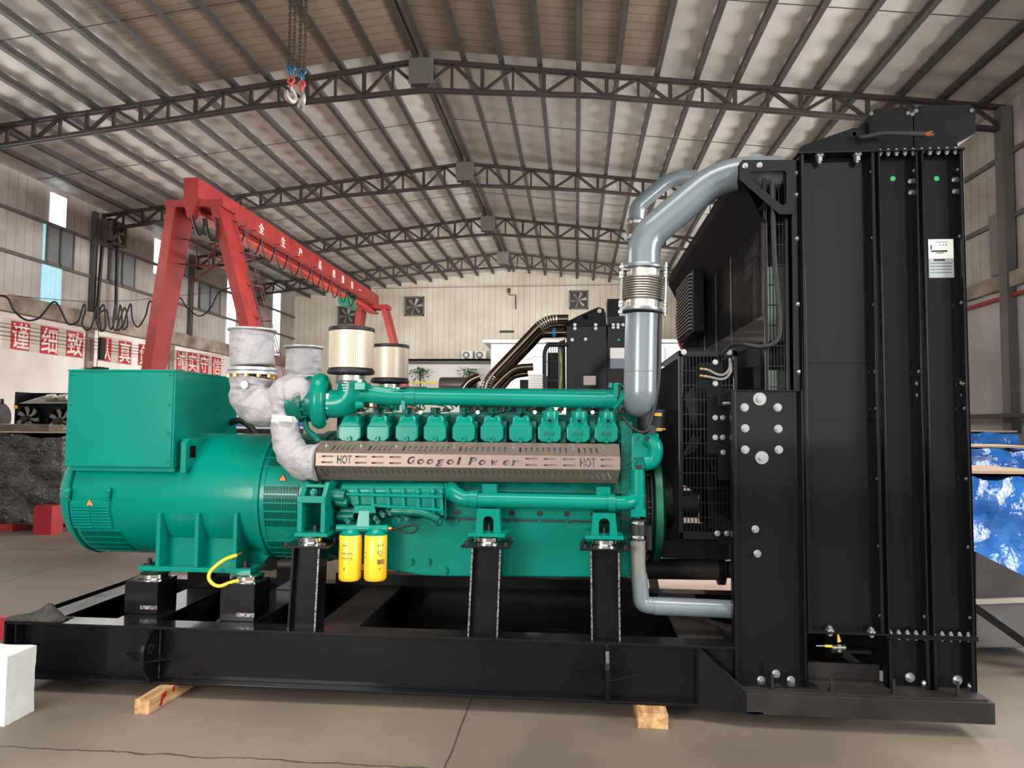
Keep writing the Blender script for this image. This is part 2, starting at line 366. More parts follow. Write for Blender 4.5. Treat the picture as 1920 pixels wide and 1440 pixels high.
def outline(body, size, bold=0.0):
    """the contours of a line of text as lists of (x, y)"""
    cu = bpy.data.curves.new('t', 'FONT'); cu.body = body; cu.size = size; cu.resolution_u = 4
    o = bpy.data.objects.new('t', cu); COL.objects.link(o); bpy.context.view_layer.update()
    dg = bpy.context.evaluated_depsgraph_get(); c2 = o.evaluated_get(dg).to_curve(dg); res = []
    for sp in c2.splines:
        b = sp.bezier_points; n = len(b); pts = []
        for i in range(n):
            p0, p1, p2, p3 = b[i].co, b[i].handle_right, b[(i + 1) % n].handle_left, b[(i + 1) % n].co
            st = abs((p3 - p0).length - (p1 - p0).length - (p2 - p1).length - (p3 - p2).length) < 1e-5
            for k in range(1 if st else 4):
                t = k / 4; q = p0 * (1 - t) ** 3 + p1 * 3 * t * (1 - t) ** 2 + p2 * 3 * t * t * (1 - t) + p3 * t ** 3; pts.append((q.x, q.y))
        if len(pts) > 2: res.append(pts)
    o.evaluated_get(dg).to_curve_clear(); bpy.data.objects.remove(o); bpy.data.curves.remove(cu)
    if bold and res:                              # thicken the strokes: push every contour outwards along its normals
        ar = lambda c: sum(c[i - 1][0] * c[i][1] - c[i][0] * c[i - 1][1] for i in range(len(c)))
        sg = 1 if ar(max(res, key=lambda c: abs(ar(c)))) > 0 else -1; out = []
        for c in res:
            c = [p for i, p in enumerate(c) if (V(p) - V(c[i - 1])).length > 1e-6]; n = len(c); q = []
            for i in range(n):
                a, b = (V(c[i]) - V(c[i - 1])).normalized(), (V(c[(i + 1) % n]) - V(c[i])).normalized(); t = a + b
                t = t.normalized() if t.length > 1e-4 else a; k = min(1.6, 1 / max(.3, t.dot(a))); q.append((c[i][0] + t.y * sg * bold * k, c[i][1] - t.x * sg * bold * k))
            out.append(q)
        res = out
    return res
def fill2d(contours, thick):
    """2D curve fill of contours (holes inside outlines), as (verts, faces)"""
    cu = bpy.data.curves.new('f', 'CURVE'); cu.dimensions = '2D'; cu.fill_mode = 'BOTH'; cu.extrude = thick / 2
    for c in contours:
        sp = cu.splines.new('POLY'); sp.points.add(len(c) - 1); sp.use_cyclic_u = True
        for i, p in enumerate(c): sp.points[i].co = (p[0], p[1], 0, 1)
    o = bpy.data.objects.new('f', cu); COL.objects.link(o); bpy.context.view_layer.update()
    dg = bpy.context.evaluated_depsgraph_get(); e = o.evaluated_get(dg); me = e.to_mesh()
    vs = [V(v.co) for v in me.vertices]; fs = [tuple(p.vertices) for p in me.polygons]
    e.to_mesh_clear(); bpy.data.objects.remove(o); bpy.data.curves.remove(cu)
    return vs, fs
def place(vf, o, u, v, w=None):
    o, u, v = V(o), V(u), V(v); w = V(w) if w is not None else u.cross(v)
    return [o + u * p.x + v * p.y + w * p.z for p in vf[0]], vf[1]
def lettering(m_, body, o, u, v, size, thick=0.004, center=True, shear=0, bold=0.0):
    c = outline(body, size, bold); xs = [p[0] for q in c for p in q]; ys = [p[1] for q in c for p in q]
    if not xs: return
    cx, cy = ((min(xs) + max(xs)) / 2, (min(ys) + max(ys)) / 2) if center else (0, 0)
    m_.add(*place(fill2d([[(x - cx + shear * (y - cy), y - cy) for x, y in q] for q in c], thick), o, u, v))
ORD = ['first', 'second', 'third', 'fourth', 'fifth', 'sixth', 'seventh', 'eighth', 'ninth', 'tenth', 'eleventh', 'twelfth', 'thirteenth', 'fourteenth', 'fifteenth', 'sixteenth']
X_, Y_, Z_ = V((1, 0, 0)), V((0, 1, 0)), V((0, 0, 1))

# ================================================================ THE SHED
XL, XR, YBK, YFR = -19.9, 11.5, 48.8, -6.0
RX, RZ, SL = -4.48, 12.70, 0.12                      # ridge line and roof slope
def roofz(x): return RZ - SL * abs(x - RX)
TY = [19.85, 28.05, 35.55, 43.05]                    # the four roof trusses in view

fl = M(); fl.box(XL - 0.3, XR + 0.3, -14, YBK + 0.3, -0.2, 0); struct('floor', fl, FLOORM, smooth=0)
def roof_panel(name, x0, x1, y0, y1, mt, off=0.0, th=0.08, nx=10, ny=40):
    mm = M(); x0 -= .4 * (x0 == XL); x1 += .4 * (x1 == XR); a = [(x0 + (x1 - x0) * i / nx) for i in range(nx + 1)]
    mm.xz([(x, roofz(x) + off) for x in a] + [(x, roofz(x) + off + th) for x in reversed(a)], y0, y1)
    return struct(name, mm, mt, smooth=0)
from mathutils import noise
def foil_panel(name, s, xe):
    """foil insulation sagging a little between its laps (across the slope) and the purlins"""
    mm = M(); w = 1.09 / 4; nx = int((abs(xe - RX) + .4) / w); dy = .15; ny = int((YBK - YFR) / dy); vs = []
    for j in range(ny + 1):
        y = YFR + (YBK - YFR) * j / ny
        for i in range(nx + 1):
            d = i * w; x = RX + s * d; t = ((d - .16) / 1.09) % 1.0; nz = noise.noise(V((x * .5, y * .35, s * 3)))
            lap = abs(sin(pi * (y / 1.05 + .25 * nz))); z = roofz(x) - .004 - (.075 * lap * (.6 + .8 * abs(nz))) * (.35 + .65 * sin(pi * t)) - .02 * nz * sin(pi * t)
            vs.append((x, y, z))
    n = nx + 1; mm.add(vs, [(j * n + i, j * n + i + 1, (j + 1) * n + i + 1, (j + 1) * n + i) for j in range(ny) for i in range(nx)])
    struct(name, mm, FOIL, smooth=60)
foil_panel('ceiling_left', -1, XL); foil_panel('ceiling_right', 1, XR)
mm = M(); a = [(XL - .5, roofz(XL - .5)), (RX, RZ), (XR + .5, roofz(XR + .5))]; mm.xz([(x, z + .02) for x, z in a] + [(x, z + .1) for x, z in reversed(a)], YFR, YBK); struct('ceiling_outer_sheet', mm, BARESHEET, smooth=0)
xa, xb = at(400, 0, Y=16).x, at(1270, 60, Y=18).x      # foil missing in the middle of the nearest bay: bare brown sheet
xa = -11.6; xb = 2.3
roof_panel('ceiling_bare_left', xa, RX - 0.12, 4.0, TY[0] - 0.45, BARESHEET, -0.16, 0.02)
roof_panel('ceiling_bare_right', RX + 0.12, xb, 4.0, TY[0] - 0.45, BARESHEET, -0.16, 0.02)
bk = M(); bk.xz([(XL - .3, 0), (XR + .3, 0), (XR + .3, roofz(XR + .3)), (RX, RZ), (XL - .3, roofz(XL - .3))], YBK, YBK + 0.2); WB = struct('wall_back', bk, GABLE, smooth=0)
ZLG = at(175, 589, X=XL).z                            # ledge height on the left wall
lw = M(); lw.box(XL - 0.25, XL, YFR, YBK, 0, ZLG); WL = struct('wall_left', lw, PLASTER, smooth=0)
lw = M(); lw.box(XL - 0.22, XL - 0.06, YFR, YBK, ZLG, roofz(XL)); struct('wall_left_siding', lw, SIDING, smooth=0)
ZRG = at(1875, 520, X=XR).z
rw = M(); rw.box(XR, XR + 0.25, YFR, YBK, 0, ZRG); struct('wall_right', rw, PLASTERG, smooth=0)
rw = M(); rw.box(XR + 0.06, XR + 0.22, YFR, YBK, ZRG, roofz(XR)); struct('wall_right_siding', rw, SIDING, smooth=0)
mm = M(); mm.box(XL, XL + 0.28, YFR, YBK - 0.01, ZLG - 0.62, ZLG); struct('trim_1', mm, BEAMC, label='mouldy concrete ledge along the left wall')
mm = M(); mm.box(XR - 0.18, XR, YFR, YBK - 0.01, ZRG - 0.4, ZRG); struct('trim_2', mm, BEAMC, label='concrete ledge along the right wall')
mm = M(); mm.xz([(XL, roofz(XL) - 0.16), (RX, RZ - 0.16), (XR, roofz(XR) - 0.16), (XR, roofz(XR) - 0.02), (RX, RZ - 0.02), (XL, roofz(XL) - 0.02)], YBK - 0.06, YBK - 0.002)
struct('trim_3', mm, mat('pale_gable_flashing', (206, 200, 190), 0.6), label='pale flashing under the roof along the gable')
mm = M(); mm.cyl((XR - 0.12, YFR, ZRG - 0.62), (XR - 0.12, YBK, ZRG - 0.62), 0.05, 10)
tag(mm.build('fire_pipe', REDM), 'thin dark red pipe along the right wall under the ledge', 'pipe')

# ---- purlins
k = 0
for side, n in ((-1, 14), (1, 15)):
    for i in range(n):
        x = RX + side * (0.16 + i * 1.09)
        if x < XL + 0.1 or x > XR - 0.1: continue
        z = roofz(x) - 0.08; mm = M()
        mm.box(x - 0.055, x + 0.055, YFR, YBK - 0.07, z - 0.15, z + 0.015)
        mm.box(x - 0.075, x + 0.075, YFR, YBK - 0.07, z - 0.165, z - 0.15)
        tag(mm.build('roof_purlin', PURLIN, smooth=0), 'long steel purlin under the %s roof slope, %s from the ridge' % ('left' if side < 0 else 'right', ORD[i]), 'purlin', 'roof purlins')
# ---- trusses
for ti, ty in enumerate(TY):
    nm = ['nearest', 'second nearest', 'third nearest', 'farthest'][ti]
    t = thing('roof_truss', (RX, ty, RZ - 0.3), '%s brown lattice roof truss with a square plate at its ridge' % nm, 'truss', 'lattice roof trusses')
    top = lambda x: roofz(x) - 0.29
    def bot(x):
        h = 0.88 - min(1, abs(x - RX) / 5.0) * 0.27
        return top(x) - h
    for s, xe in ((-1, XL + 0.05), (1, XR - 0.05)):
        for d in (-0.07, 0.07):
            mm = M(); mm.bar((RX, ty + d, top(RX)), (xe, ty + d, top(xe)), 0.075, 0.09); mm.build('top_chord', TRUSS, t, smooth=0)
            mm = M(); ps = [RX, RX + s * 5.0, xe]
            for a, b in zip(ps, ps[1:]): mm.bar((a, ty + d, bot(a)), (b, ty + d, bot(b)), 0.075, 0.09)
            mm.build('bottom_chord', TRUSS, t, smooth=0)
        N = 18; st = (xe - RX) / N
        for i in range(N + 1):
            x = RX + st * i
            if i: mm = M(); mm.bar((x, ty, top(x)), (x, ty, bot(x)), 0.11 if i % 2 == 0 else 0.07, 0.08, up=(0, 1, 0)); mm.build('web_post', TRUSS, t, smooth=0)
            if i < N:
                x2 = x + st; mm = M()
                if i % 2 == 0: mm.bar((x, ty, bot(x)), (x2, ty, top(x2)), 0.09, 0.08, up=(0, 1, 0))
                else: mm.bar((x, ty, top(x)), (x2, ty, bot(x2)), 0.09, 0.08, up=(0, 1, 0))
                mm.build('web_diagonal', TRUSS, t, smooth=0)
    mm = M(); mm.box(RX - 0.36, RX + 0.36, ty - 0.13, ty - 0.11, RZ - 1.02, RZ - 0.2); mm.box(RX - 0.36, RX + 0.36, ty + 0.11, ty + 0.13, RZ - 1.02, RZ - 0.2)
    mm.build('ridge_plate', PLATE, t, smooth=0)
# ---- thin sag rods between purlins, half-way along each bay
ys = [TY[0] - 3.8] + [(a + b) / 2 for a, b in zip(TY, TY[1:])] + [45.9]
for i, y in enumerate(ys):
    for s, xe in ((-1, XL + 0.3), (1, XR - 0.3)):
        mm = M(); mm.tube([(RX, y, roofz(RX) - 0.205), (xe, y, roofz(xe) - 0.205)], 0.012, 6)
        tag(mm.build('sag_rod', TRUSS), 'thin rod tying the purlins of the %s slope, %s row from the front' % ('left' if s < 0 else 'right', ORD[i]), 'rod', 'sag rods')
# ---- left wall: columns, girts, windows, translucent strips
for i, ty in enumerate(TY):
    mm = M(); yc_ = ty - 0.55; mm.box(XL - 0.02, XL + 0.15, yc_ - 0.10, yc_ - 0.085, ZLG, roofz(XL) - 0.3); mm.box(XL - 0.02, XL + 0.15, yc_ + 0.085, yc_ + 0.10, ZLG, roofz(XL) - 0.3); mm.box(XL + 0.08, XL + 0.1, yc_ - 0.09, yc_ + 0.09, ZLG, roofz(XL) - 0.3)
    tag(mm.build('steel_column', COLUMN, smooth=0), 'grey steel column on the left wall under the %s roof truss' % ['nearest', 'second', 'third', 'farthest'][i], 'column', 'left wall columns')
    mm = M(); mm.box(XR - 0.24, XR + 0.02, ty - 0.18, ty + 0.18, 0, roofz(XR) - 0.3)
    tag(mm.build('steel_column', COLUMN, smooth=0), 'grey steel column on the right wall under the %s roof truss' % ['nearest', 'second', 'third', 'farthest'][i], 'column', 'right wall columns')
for i, px in enumerate((165, 319)):
    y = at(px, 660, X=XL).y; mm = M(); mm.box(XL - .02, XL + .12, y - .2, y + .2, 0, ZLG - .6); tag(mm.build('wall_pilaster', BEAMC, smooth=0), 'plain grey pilaster on the white wall %s' % ('after the three left posters' if i == 0 else 'before the four right posters'), 'pilaster')
zg1, zg2 = at(60, 407, X=XL).z, at(60, 485, X=XL).z
for i, z in enumerate((zg1, zg2)):
    mm = M(); mm.box(XL - 0.06, XL + 0.04, YFR, YBK, z - 0.06, z + 0.06); struct('trim_%d' % (4 + i), mm, COLUMN, label='%s dark girt across the left wall sheeting' % ('upper' if i == 0 else 'lower'), smooth=0)
for i, z in enumerate((zg1 - 0.1, zg2 - 0.3)):
    mm = M(); mm.box(XR - 0.04, XR + 0.06, YFR, YBK, z - 0.06, z + 0.06); struct('trim_%d' % (6 + i), mm, COLUMN, label='%s dark girt across the right wall sheeting' % ('upper' if i == 0 else 'lower'), smooth=0)
def yl(px, py): return at(px, py, X=XL + 0.0).y
wn = 1
for y0, y1 in ((yl(88, 450), yl(137, 470)), (yl(205, 500), yl(252, 500)), (yl(374, 560), yl(412, 565)), (yl(455, 600), yl(478, 605))):
    z1, z0 = zg1 - 0.02, zg2 + 0.02; mm = M()
    mm.box(XL - 0.05, XL + 0.05, y0, y1, z0, z0 + 0.07); mm.box(XL - 0.05, XL + 0.05, y0, y1, z1 - 0.07, z1)
    for y in (y0, (y0 + y1) / 2, y1): mm.box(XL - 0.05, XL + 0.05, y - 0.04, y + 0.04, z0, z1)
    f = struct('window_%d' % wn, mm, COLUMN, smooth=0); wn += 1
    mm = M(); mm.box(XL - 0.04, XL - 0.01, y0, (y0 + y1) / 2, z0, z1); mm.box(XL - 0.01, XL + 0.02, (y0 + y1) / 2, y1, z0, z1); mm.build('pane', GLASS, f, smooth=0)
zt = roofz(XL) - 0.25
for i, (a, b) in enumerate(((92, 122), (291, 302), (430, 446), (516, 529))):
    y0, y1 = yl(a, 480), yl(b, 480); lowm = i == 0
    mm = M(); mm.box(XL - 0.06, XL - 0.02, y0, y1, zg1 if lowm else ZLG + (0.0 if i != 1 else 2.6), zt)
    struct('window_%d' % wn, mm, SKYLIT, label='bright translucent wall strip', smooth=0); wn += 1
    if lowm:
        mm = M(); mm.box(XL - 0.06, XL - 0.02, y0 - 0.3, y1 - 0.1, ZLG, zg1); struct('window_%d' % wn, mm, SKYBLUE, label='pale blue translucent wall strip below the bright one', smooth=0); wn += 1
# right wall slit window
y0, y1 = at(1892, 440, X=XR).y, at(1884, 440, X=XR).y
mm = M(); mm.box(XR - 0.02, XR + 0.02, y0, y1 + 0.25, at(1888, 468, X=XR).z, at(1888, 398, X=XR).z); struct('window_%d' % wn, mm, SKYLIT, label='narrow bright gap in the right wall', smooth=0); wn += 1
mm = M(); a = at(1862, 560, X=XR); b = at(1900, 300, X=XR); mm.box(XR - 0.05, XR + 0.03, b.y + 0.2, a.y, a.z + 0.6, b.z - 1.2)
struct('window_%d' % wn, mm, mat('dull_louvre_sheet', (120, 114, 112), 0.6, var=0.2), label='dull louvred panel in the right wall', smooth=0); wn += 1

# ---- poster row on the left wall
POSN = [('谨', 20, 55, 604, 656), ('细', 75, 108, 613, 664), ('致', 124, 155, 622, 669), ('认', 186, 208, 633, 677), ('真', 222, 245, 640, 682), ('负', 259, 280, 646, 686),
        ('责', 293, 311, 652, 690), ('诚', 331, 346, 659, 695), ('实', 352, 368, 662, 698), ('守', 374, 390, 666, 700), ('信', 397, 413, 670, 704)]
zz = [at((a + b) / 2, c, X=XL).z for _, a, b, c, d in POSN]; z1 = sum(zz) / len(zz); zz = [at((a + b) / 2, d, X=XL).z for _, a, b, c, d in POSN]; z0 = sum(zz) / len(zz)
for i, (ch, a, b, c, d) in enumerate(POSN):
    y0, y1 = yl(a, (c + d) / 2), yl(b, (c + d) / 2); zt_, zb_ = at((a + b) / 2, c, X=XL).z, at((a + b) / 2, d, X=XL).z
    mm = M(); mm.box(XL + 0.004, XL + 0.022, y0, y1, zb_, zt_)
    p = tag(mm.build('slogan_poster', POSTER, smooth=0), 'red wall poster with the cream character %s, %s from the left' % (ch, ORD[i]), 'poster', 'slogan posters on the left wall')
    mm = M(); lettering(mm, ch, (XL + 0.026, (y0 + y1) / 2, (zb_ + zt_) / 2), Y_ * ((y1 - y0) / (zt_ - zb_)), Z_, (zt_ - zb_) * 0.98, 0.006, bold=0.012 * (zt_ - zb_))
    mm.build('lettering', CHAR, p, smooth=0)
for (a, b, c, d), nm in zip(((4, 156, 600, 664), (184, 248, 636, 680), (329, 416, 660, 703)), ('three characters at the left', 'two characters in the middle', 'four characters at the right')):
    y0, y1 = yl(a, 640), yl(b, 640); mm = M(); mm.box(XL + 0.001, XL + 0.003, y0, y1, z0 - 0.05, z1 + 0.05)
    tag(mm.build('poster_backing', POSTERB, smooth=0), 'beige strip pasted behind the %s of the slogan' % nm, 'poster')

# ---- fans
FANBK = mat('brown_fan_shutter', (72, 62, 56), .7)
def wall_fan(o, u, v, w, sz, label, blades=6, back=0):
    o, u, v, w = V(o), V(u), V(v), V(w)
    t = thing('exhaust_fan', o, label, 'fan', 'wall exhaust fans')
    h = sz / 2
    if back: mm = M(); mm.prism([o + u * -h + v * -h, o + u * h + v * -h, o + u * h + v * h, o + u * -h + v * h], w * -back); mm.build('housing', PLATE, t, smooth=0)
    mm = M()
    for s in (-1, 1):
        mm.prism([o + u * (-h) + v * (s * h) - v * (s * sz * .06), o + u * h + v * (s * h) - v * (s * sz * .06), o + u * h + v * (s * h), o + u * (-h) + v * (s * h)], w * 0.2)
        mm.prism([o + v * (-h) + u * (s * h) - u * (s * sz * .06), o + v * h + u * (s * h) - u * (s * sz * .06), o + v * h + u * (s * h), o + v * (-h) + u * (s * h)], w * 0.2)
    mm.build('frame', PLATE, t, smooth=0)
    mm = M(); mm.prism([o + u * -h + v * -h + w * .01, o + u * h + v * -h + w * .01, o + u * h + v * h + w * .01, o + u * -h + v * h + w * .01], w * 0.02); mm.build('shutter', FANBK, t, smooth=0)
    for i in range(blades):
        a = 2 * pi * i / blades + 0.2; d = u * cos(a) + v * sin(a); e = u * -sin(a) + v * cos(a); mm = M()
        mm.prism([o + d * (h * .15) - e * (h * .07) + w * .09, o + d * (h * .85) - e * (h * .17) + w * .09, o + d * (h * .85) + e * (h * .13) + w * .14, o + d * (h * .15) + e * (h * .07) + w * .14], w * 0.01)
        mm.build('fan_blade', FANBL, t, smooth=0)
    mm = M(); mm.cyl(o + w * .05, o + w * .19, h * .16, 14); mm.build('hub', PLATE, t)
    return t
for px, py, sz, nm in ((778, 575, 37, 'left of the middle on the cream gable wall'), (1085, 563, 35, 'at the right of the cream gable wall'), (652, 592, 36, 'behind the far crane leg on the gable wall')):
    wall_fan(at(px, py, Y=YBK) , X_, Z_, -Y_, sz / FPX * YBK * 1.0, 'square exhaust fan ' + nm)
p = at(216, 438, X=XL + 0.3); wall_fan(p, Y_, Z_, X_, 1.0, 'small exhaust fan on the left wall beside the second column', 5, .36)
p = at(486, 546, X=XL + 0.3); wall_fan(p, Y_, Z_, X_, 1.1, 'small exhaust fan on the left wall near the far corner', 5, .36)
for i, (px, nm) in enumerate(((192, 'left'), (220, 'right'))):
    a = at(px, 460, X=XL + 0.3); b = at(px - 8 * (1 - i) - 3, 600, X=XL + 0.3); mm = M(); mm.tube([a, V((a.x, b.y, b.z))], 0.07, 8)
    tag(mm.build('downpipe', RUBBER), '%s of two dark pipes running down the left wall below the fan' % nm, 'pipe')
# ---- gable wall odds and ends
def bwp(px, py, d=0.0): return at(px, py, Y=YBK - d)
mm = M(); mm.tube([bwp(955, 548, .05), bwp(955, 553, .05), bwp(967, 553, .05), bwp(967, 580, .05)], 0.04, 6); mm.box(bwp(952, 540).x, bwp(957, 540).x, YBK - .15, YBK, bwp(952, 549).z, bwp(952, 541).z); mm.box(bwp(943, 0).x, bwp(969, 0).x, YBK - .1, YBK, bwp(950, 624).z, bwp(950, 620).z)
tag(mm.build('wall_conduit', TRUSS), 'rusty conduit with a small box on the gable wall', 'conduit')
mm = M(); mm.tube([bwp(700, 541, .6), bwp(1165, 534, .6)], 0.015, 6); tag(mm.build('overhead_wire', TRUSS), 'thin wire strung across in front of the gable wall', 'wire')
zc = bwp(800, 676).z
cn = M(); cn.box(bwp(763, 676).x, bwp(935, 676).x, YBK - 1.2, YBK, zc - 0.12, zc); cn.box(bwp(763, 676).x, bwp(935, 676).x, YBK - 1.2, YBK - 1.1, zc - 0.3, zc); tag(cn.build('canopy_shelf', COLUMN, smooth=0), 'long grey canopy shelf along the gable wall under the cooling units', 'canopy')
mm = M(); mm.box(bwp(763, 0).x, bwp(930, 0).x, YBK - 0.5, YBK, 0, zc - 0.3); struct('wall_back_lower', mm, mat('white_painted_low_wall', (226, 224, 220), 0.7), smooth=0)
for px, nm in ((877, 'left'), (902, 'right')):
    c = bwp(px, 676, .75); s = 10.5 / FPX * (YBK - .75); t = thing('cooling_unit', (c.x, c.y, zc), '%s white outdoor cooling unit on the canopy shelf' % nm, 'cooling unit', 'outdoor cooling units')
    mm = M(); mm.box(c.x - s, c.x + s, c.y - .25, c.y + .25, zc + 0.05, zc + s * 1.5); mm.box(c.x - s * .8, c.x - s * .6, c.y - .2, c.y + .2, zc, zc + .05); mm.box(c.x + s * .8, c.x + s * .6, c.y - .2, c.y + .2, zc, zc + .05); mm.build('casing', ACW, t, smooth=0)
    g = V((c.x - s * .2, c.y - .25, zc + s * .76)); mm = M(); mm.cyl(g, g - Y_ * .03, s * .62, 20); mm.build('fan_grille', PLATE, t); mm = M(); mm.lathe(g - Y_ * .03, -Y_, [(s * .3, 0), (s * .34, .02), (s * .3, .03)], 16); mm.build('grille_ring', ACW, t)
for px, w, nm in ((788, 20, 'left'), (880, 26, 'right')):
    c = bwp(px, 715, 2.2); t = thing('potted_plant', (c.x, c.y, 0), 'bushy green plant before the white low wall, the %s of two' % nm, 'plant', 'plants by the gable wall')
    s = w / FPX * 46.6 * 1.2; zt = bwp(px, 690, 2.2).z; mm = M()
    for i in range(260):
        q = V((c.x + random.gauss(0, .32) * s, c.y + random.gauss(0, .25) * s, zt - abs(random.gauss(0, .4)) * s * 1.2)); a = V((random.uniform(-1, 1), random.uniform(-1, 1), random.uniform(-.8, .3))).normalized() * .2; b = a.cross(Z_).normalized() * .06
        mm.add([q, q + a * .5 + b, q + a, q + a * .5 - b], [(0, 1, 2, 3)])
    tag(mm.build('foliage', LEAF, t, smooth=0), kind='stuff'); mm = M(); mm.tube([(c.x, c.y, .6), (c.x, c.y, zt - .2)], .05, 6); mm.build('stem', POT, t)
    mm = M(); mm.lathe((c.x, c.y, 0), Z_, [(.25, 0), (.38, .7), (.3, .7), (.3, .6)], 14); mm.build('pot', POT, t)
a, b = bwp(764, 717, 3), bwp(826, 717, 3); mm = M(); mm.tube([a, b], .05, 6)
for i in range(5): p = a.lerp(b, i / 4); mm.tube([(p.x, p.y, 0), p], .04, 6)
tag(mm.build('handrail', RAILY), 'yellow handrail beside the plants at the back', 'handrail')
a, b = at(907, 640, Y=42), at(1290, 640, Y=42); t = thing('site_office', ((a.x + b.x) / 2, 43.5, 0), 'plain white cabin in front of the gable wall', 'cabin')
mm = M(); mm.box(at(921, 640, Y=42).x, b.x, 42, 46, 0, at(921, 645, Y=42).z); mm.build('cabin_wall', DOORW, t, smooth=0)
mm = M(); mm.box(a.x, b.x + .2, 41.6, 46, a.z - .12, a.z + .05); mm.build('roof_slab', mat('pale_cabin_roof', (205, 208, 206), .5), t, smooth=0)
mm = M(); x = at(1247, 640, Y=42).x; mm.box(x - .02, x + .02, 41.985, 42.01, 0, a.z - .4); mm.build('door_seam', PLATE, t, smooth=0)
mm = M(); mm.tube(catmull([at(972, 672, Y=41.9), at(990, 674, Y=41.9), at(1005, 668, Y=41.9), at(1020, 671, Y=41.9)], 6), .012, 5); mm.build('cable', RUBBER, t)

# ---- gantry crane
CY0, CY1 = 22.0, 43.6
cx1 = at(372, 333, Y=CY0).x; cx0 = at(345, 333, Y=CY0).x; cz1 = at(358, 333, Y=CY0).z
t = thing('gantry_crane', ((cx0 + cx1) / 2, 33, 0), 'red gantry crane with a lettered girder standing along the left side of the shed', 'crane')
cxm = (cx0 + cx1) / 2
mm = M(); mm.box(cx0, cx1, CY0, CY1, cz1 - 0.72, cz1)
mm.box(cxm - .06, cxm + .06, CY0 + .4, CY1, cz1 - 1.1, cz1 - .72); mm.build('girder', RED, t, smooth=0); mm = M(); mm.hexa([(cxm - .06, CY0 - .04, cz1 - 1.35), (cxm + .06, CY0 - .04, cz1 - 1.35), (cxm + .06, CY0 + .3, cz1 - 1.35), (cxm - .06, CY0 + .3, cz1 - 1.35), (cx0, CY0 - .04, cz1 - .721), (cx1, CY0 - .04, cz1 - .721), (cx1, CY0 + .4, cz1 - .721), (cx0, CY0 + .4, cz1 - .721)]); mm.build('girder_nose', RED, t, smooth=0)
mm = M(); mm.box(cxm - .24, cxm + .24, CY0 + .2, CY1, cz1 - 1.17, cz1 - 1.08); mm.build('runway_flange', mat('bright_red_flange', (214, 66, 52), .45), t, smooth=0)
LET = [('全', 490, 433), ('生', 531, 456), ('产', 563, 475), ('品', 600, 496), ('质', 626, 514), ('量', 643, 524), ('第', 660, 535), ('一', 675, 543)]
for ch, px, py in LET:
    q = at(px, py, X=cx1); mm = M(); lettering(mm, ch, (cx1 + .006, q.y, cz1 - .38), Y_, Z_, .44, .006, bold=.006)
    mm.build('letter', LETTER, t, smooth=0)
def leg(top_c, bot_c, w0, w1, d0, d1, sgn):
    """box leg narrowing from the top (w0 x d0) to the foot"""
    mm = M(); a, b = V(top_c), V(bot_c); mm.hexa([(b.x - w1 / 2, b.y, b.z), (b.x + w1 / 2, b.y, b.z), (b.x + w1 / 2, b.y + d1, b.z), (b.x - w1 / 2, b.y + d1, b.z),
        (a.x - w0 / 2, a.y, a.z), (a.x + w0 / 2, a.y, a.z), (a.x + w0 / 2, a.y + d0, a.z), (a.x - w0 / 2, a.y + d0, a.z)])
    return mm.build('leg', RED, t, smooth=0)
LEGX = []
for y, da in ((CY0, 1), (CY1 - 1.1, -1)):
    zt = at(320, 388, Y=CY0).z; lx0, lx1 = at(320, 388, Y=CY0).x, at(402, 388, Y=CY0).x
    mm = M(); mm.box(at(309, 380, Y=CY0).x, at(417, 380, Y=CY0).x, y + .03, y + 1.0, zt, zt + .24); mm.build('cross_head', RED, t, smooth=0)
    for s, x in ((-1, lx0), (1, lx1)):
        p0 = at(320 if s < 0 else 402, 388, Y=CY0); p1 = at(272 if s < 0 else 457, 690 if s < 0 else 615, Y=CY0); sl = (p1.x - p0.x) / (p1.z - p0.z)
        xb_ = p0.x + sl * (0.45 - p0.z); LEGX.append((xb_, y))
        leg((p0.x, y, zt), (xb_, y + .1, .45), .30, .34, 1.15, .7, s)
    mm = M(); xa_, xb2 = LEGX[-2][0], LEGX[-1][0]; mm.box(xa_ - .8, xb2 + .8, y + .1, y + .6, .25, .65)
    for xw in (xa_ - .5, xb2 + .5): mm.cyl((xw, y + .2, .25), (xw, y + .5, .25), .25, 18)
    mm.build('end_carriage', RED, t)
# ladder with hoops on the near right leg
LAD = mat('dark_red_ladder', (112, 54, 48), .55)
p0, p1 = at(428, 400, Y=22.9), at(485, 616, Y=22.9); dv = (p1 - p0) / (p0 - p1).length; mm = M(); pe = p0 + dv * 9
for o in (0, .45): mm.tube([p0 + Y_ * o, pe + Y_ * o], .022, 6)
for i in range(26): q = p0 + dv * (.35 * i); mm.tube([q, q + Y_ * .45], .016, 5)
mm.build('ladder', LAD, t); mm = M()
for i in range(6):
    q = p0 + dv * (.3 + 1.15 * i) + Y_ * .22; mm.tube(arc(q, .42, -pi * .1, pi * 1.1, 12, Y_, X_), .02, 5)
for a in (.15, .5, .85): mm.tube([p0 + dv * .3 + Y_ * (.22 + .42 * cos(pi * a)) + X_ * .42 * sin(pi * a), p0 + dv * 6.1 + Y_ * (.22 + .42 * cos(pi * a)) + X_ * .42 * sin(pi * a)], .015, 5)
mm.build('safety_hoops', LAD, t)
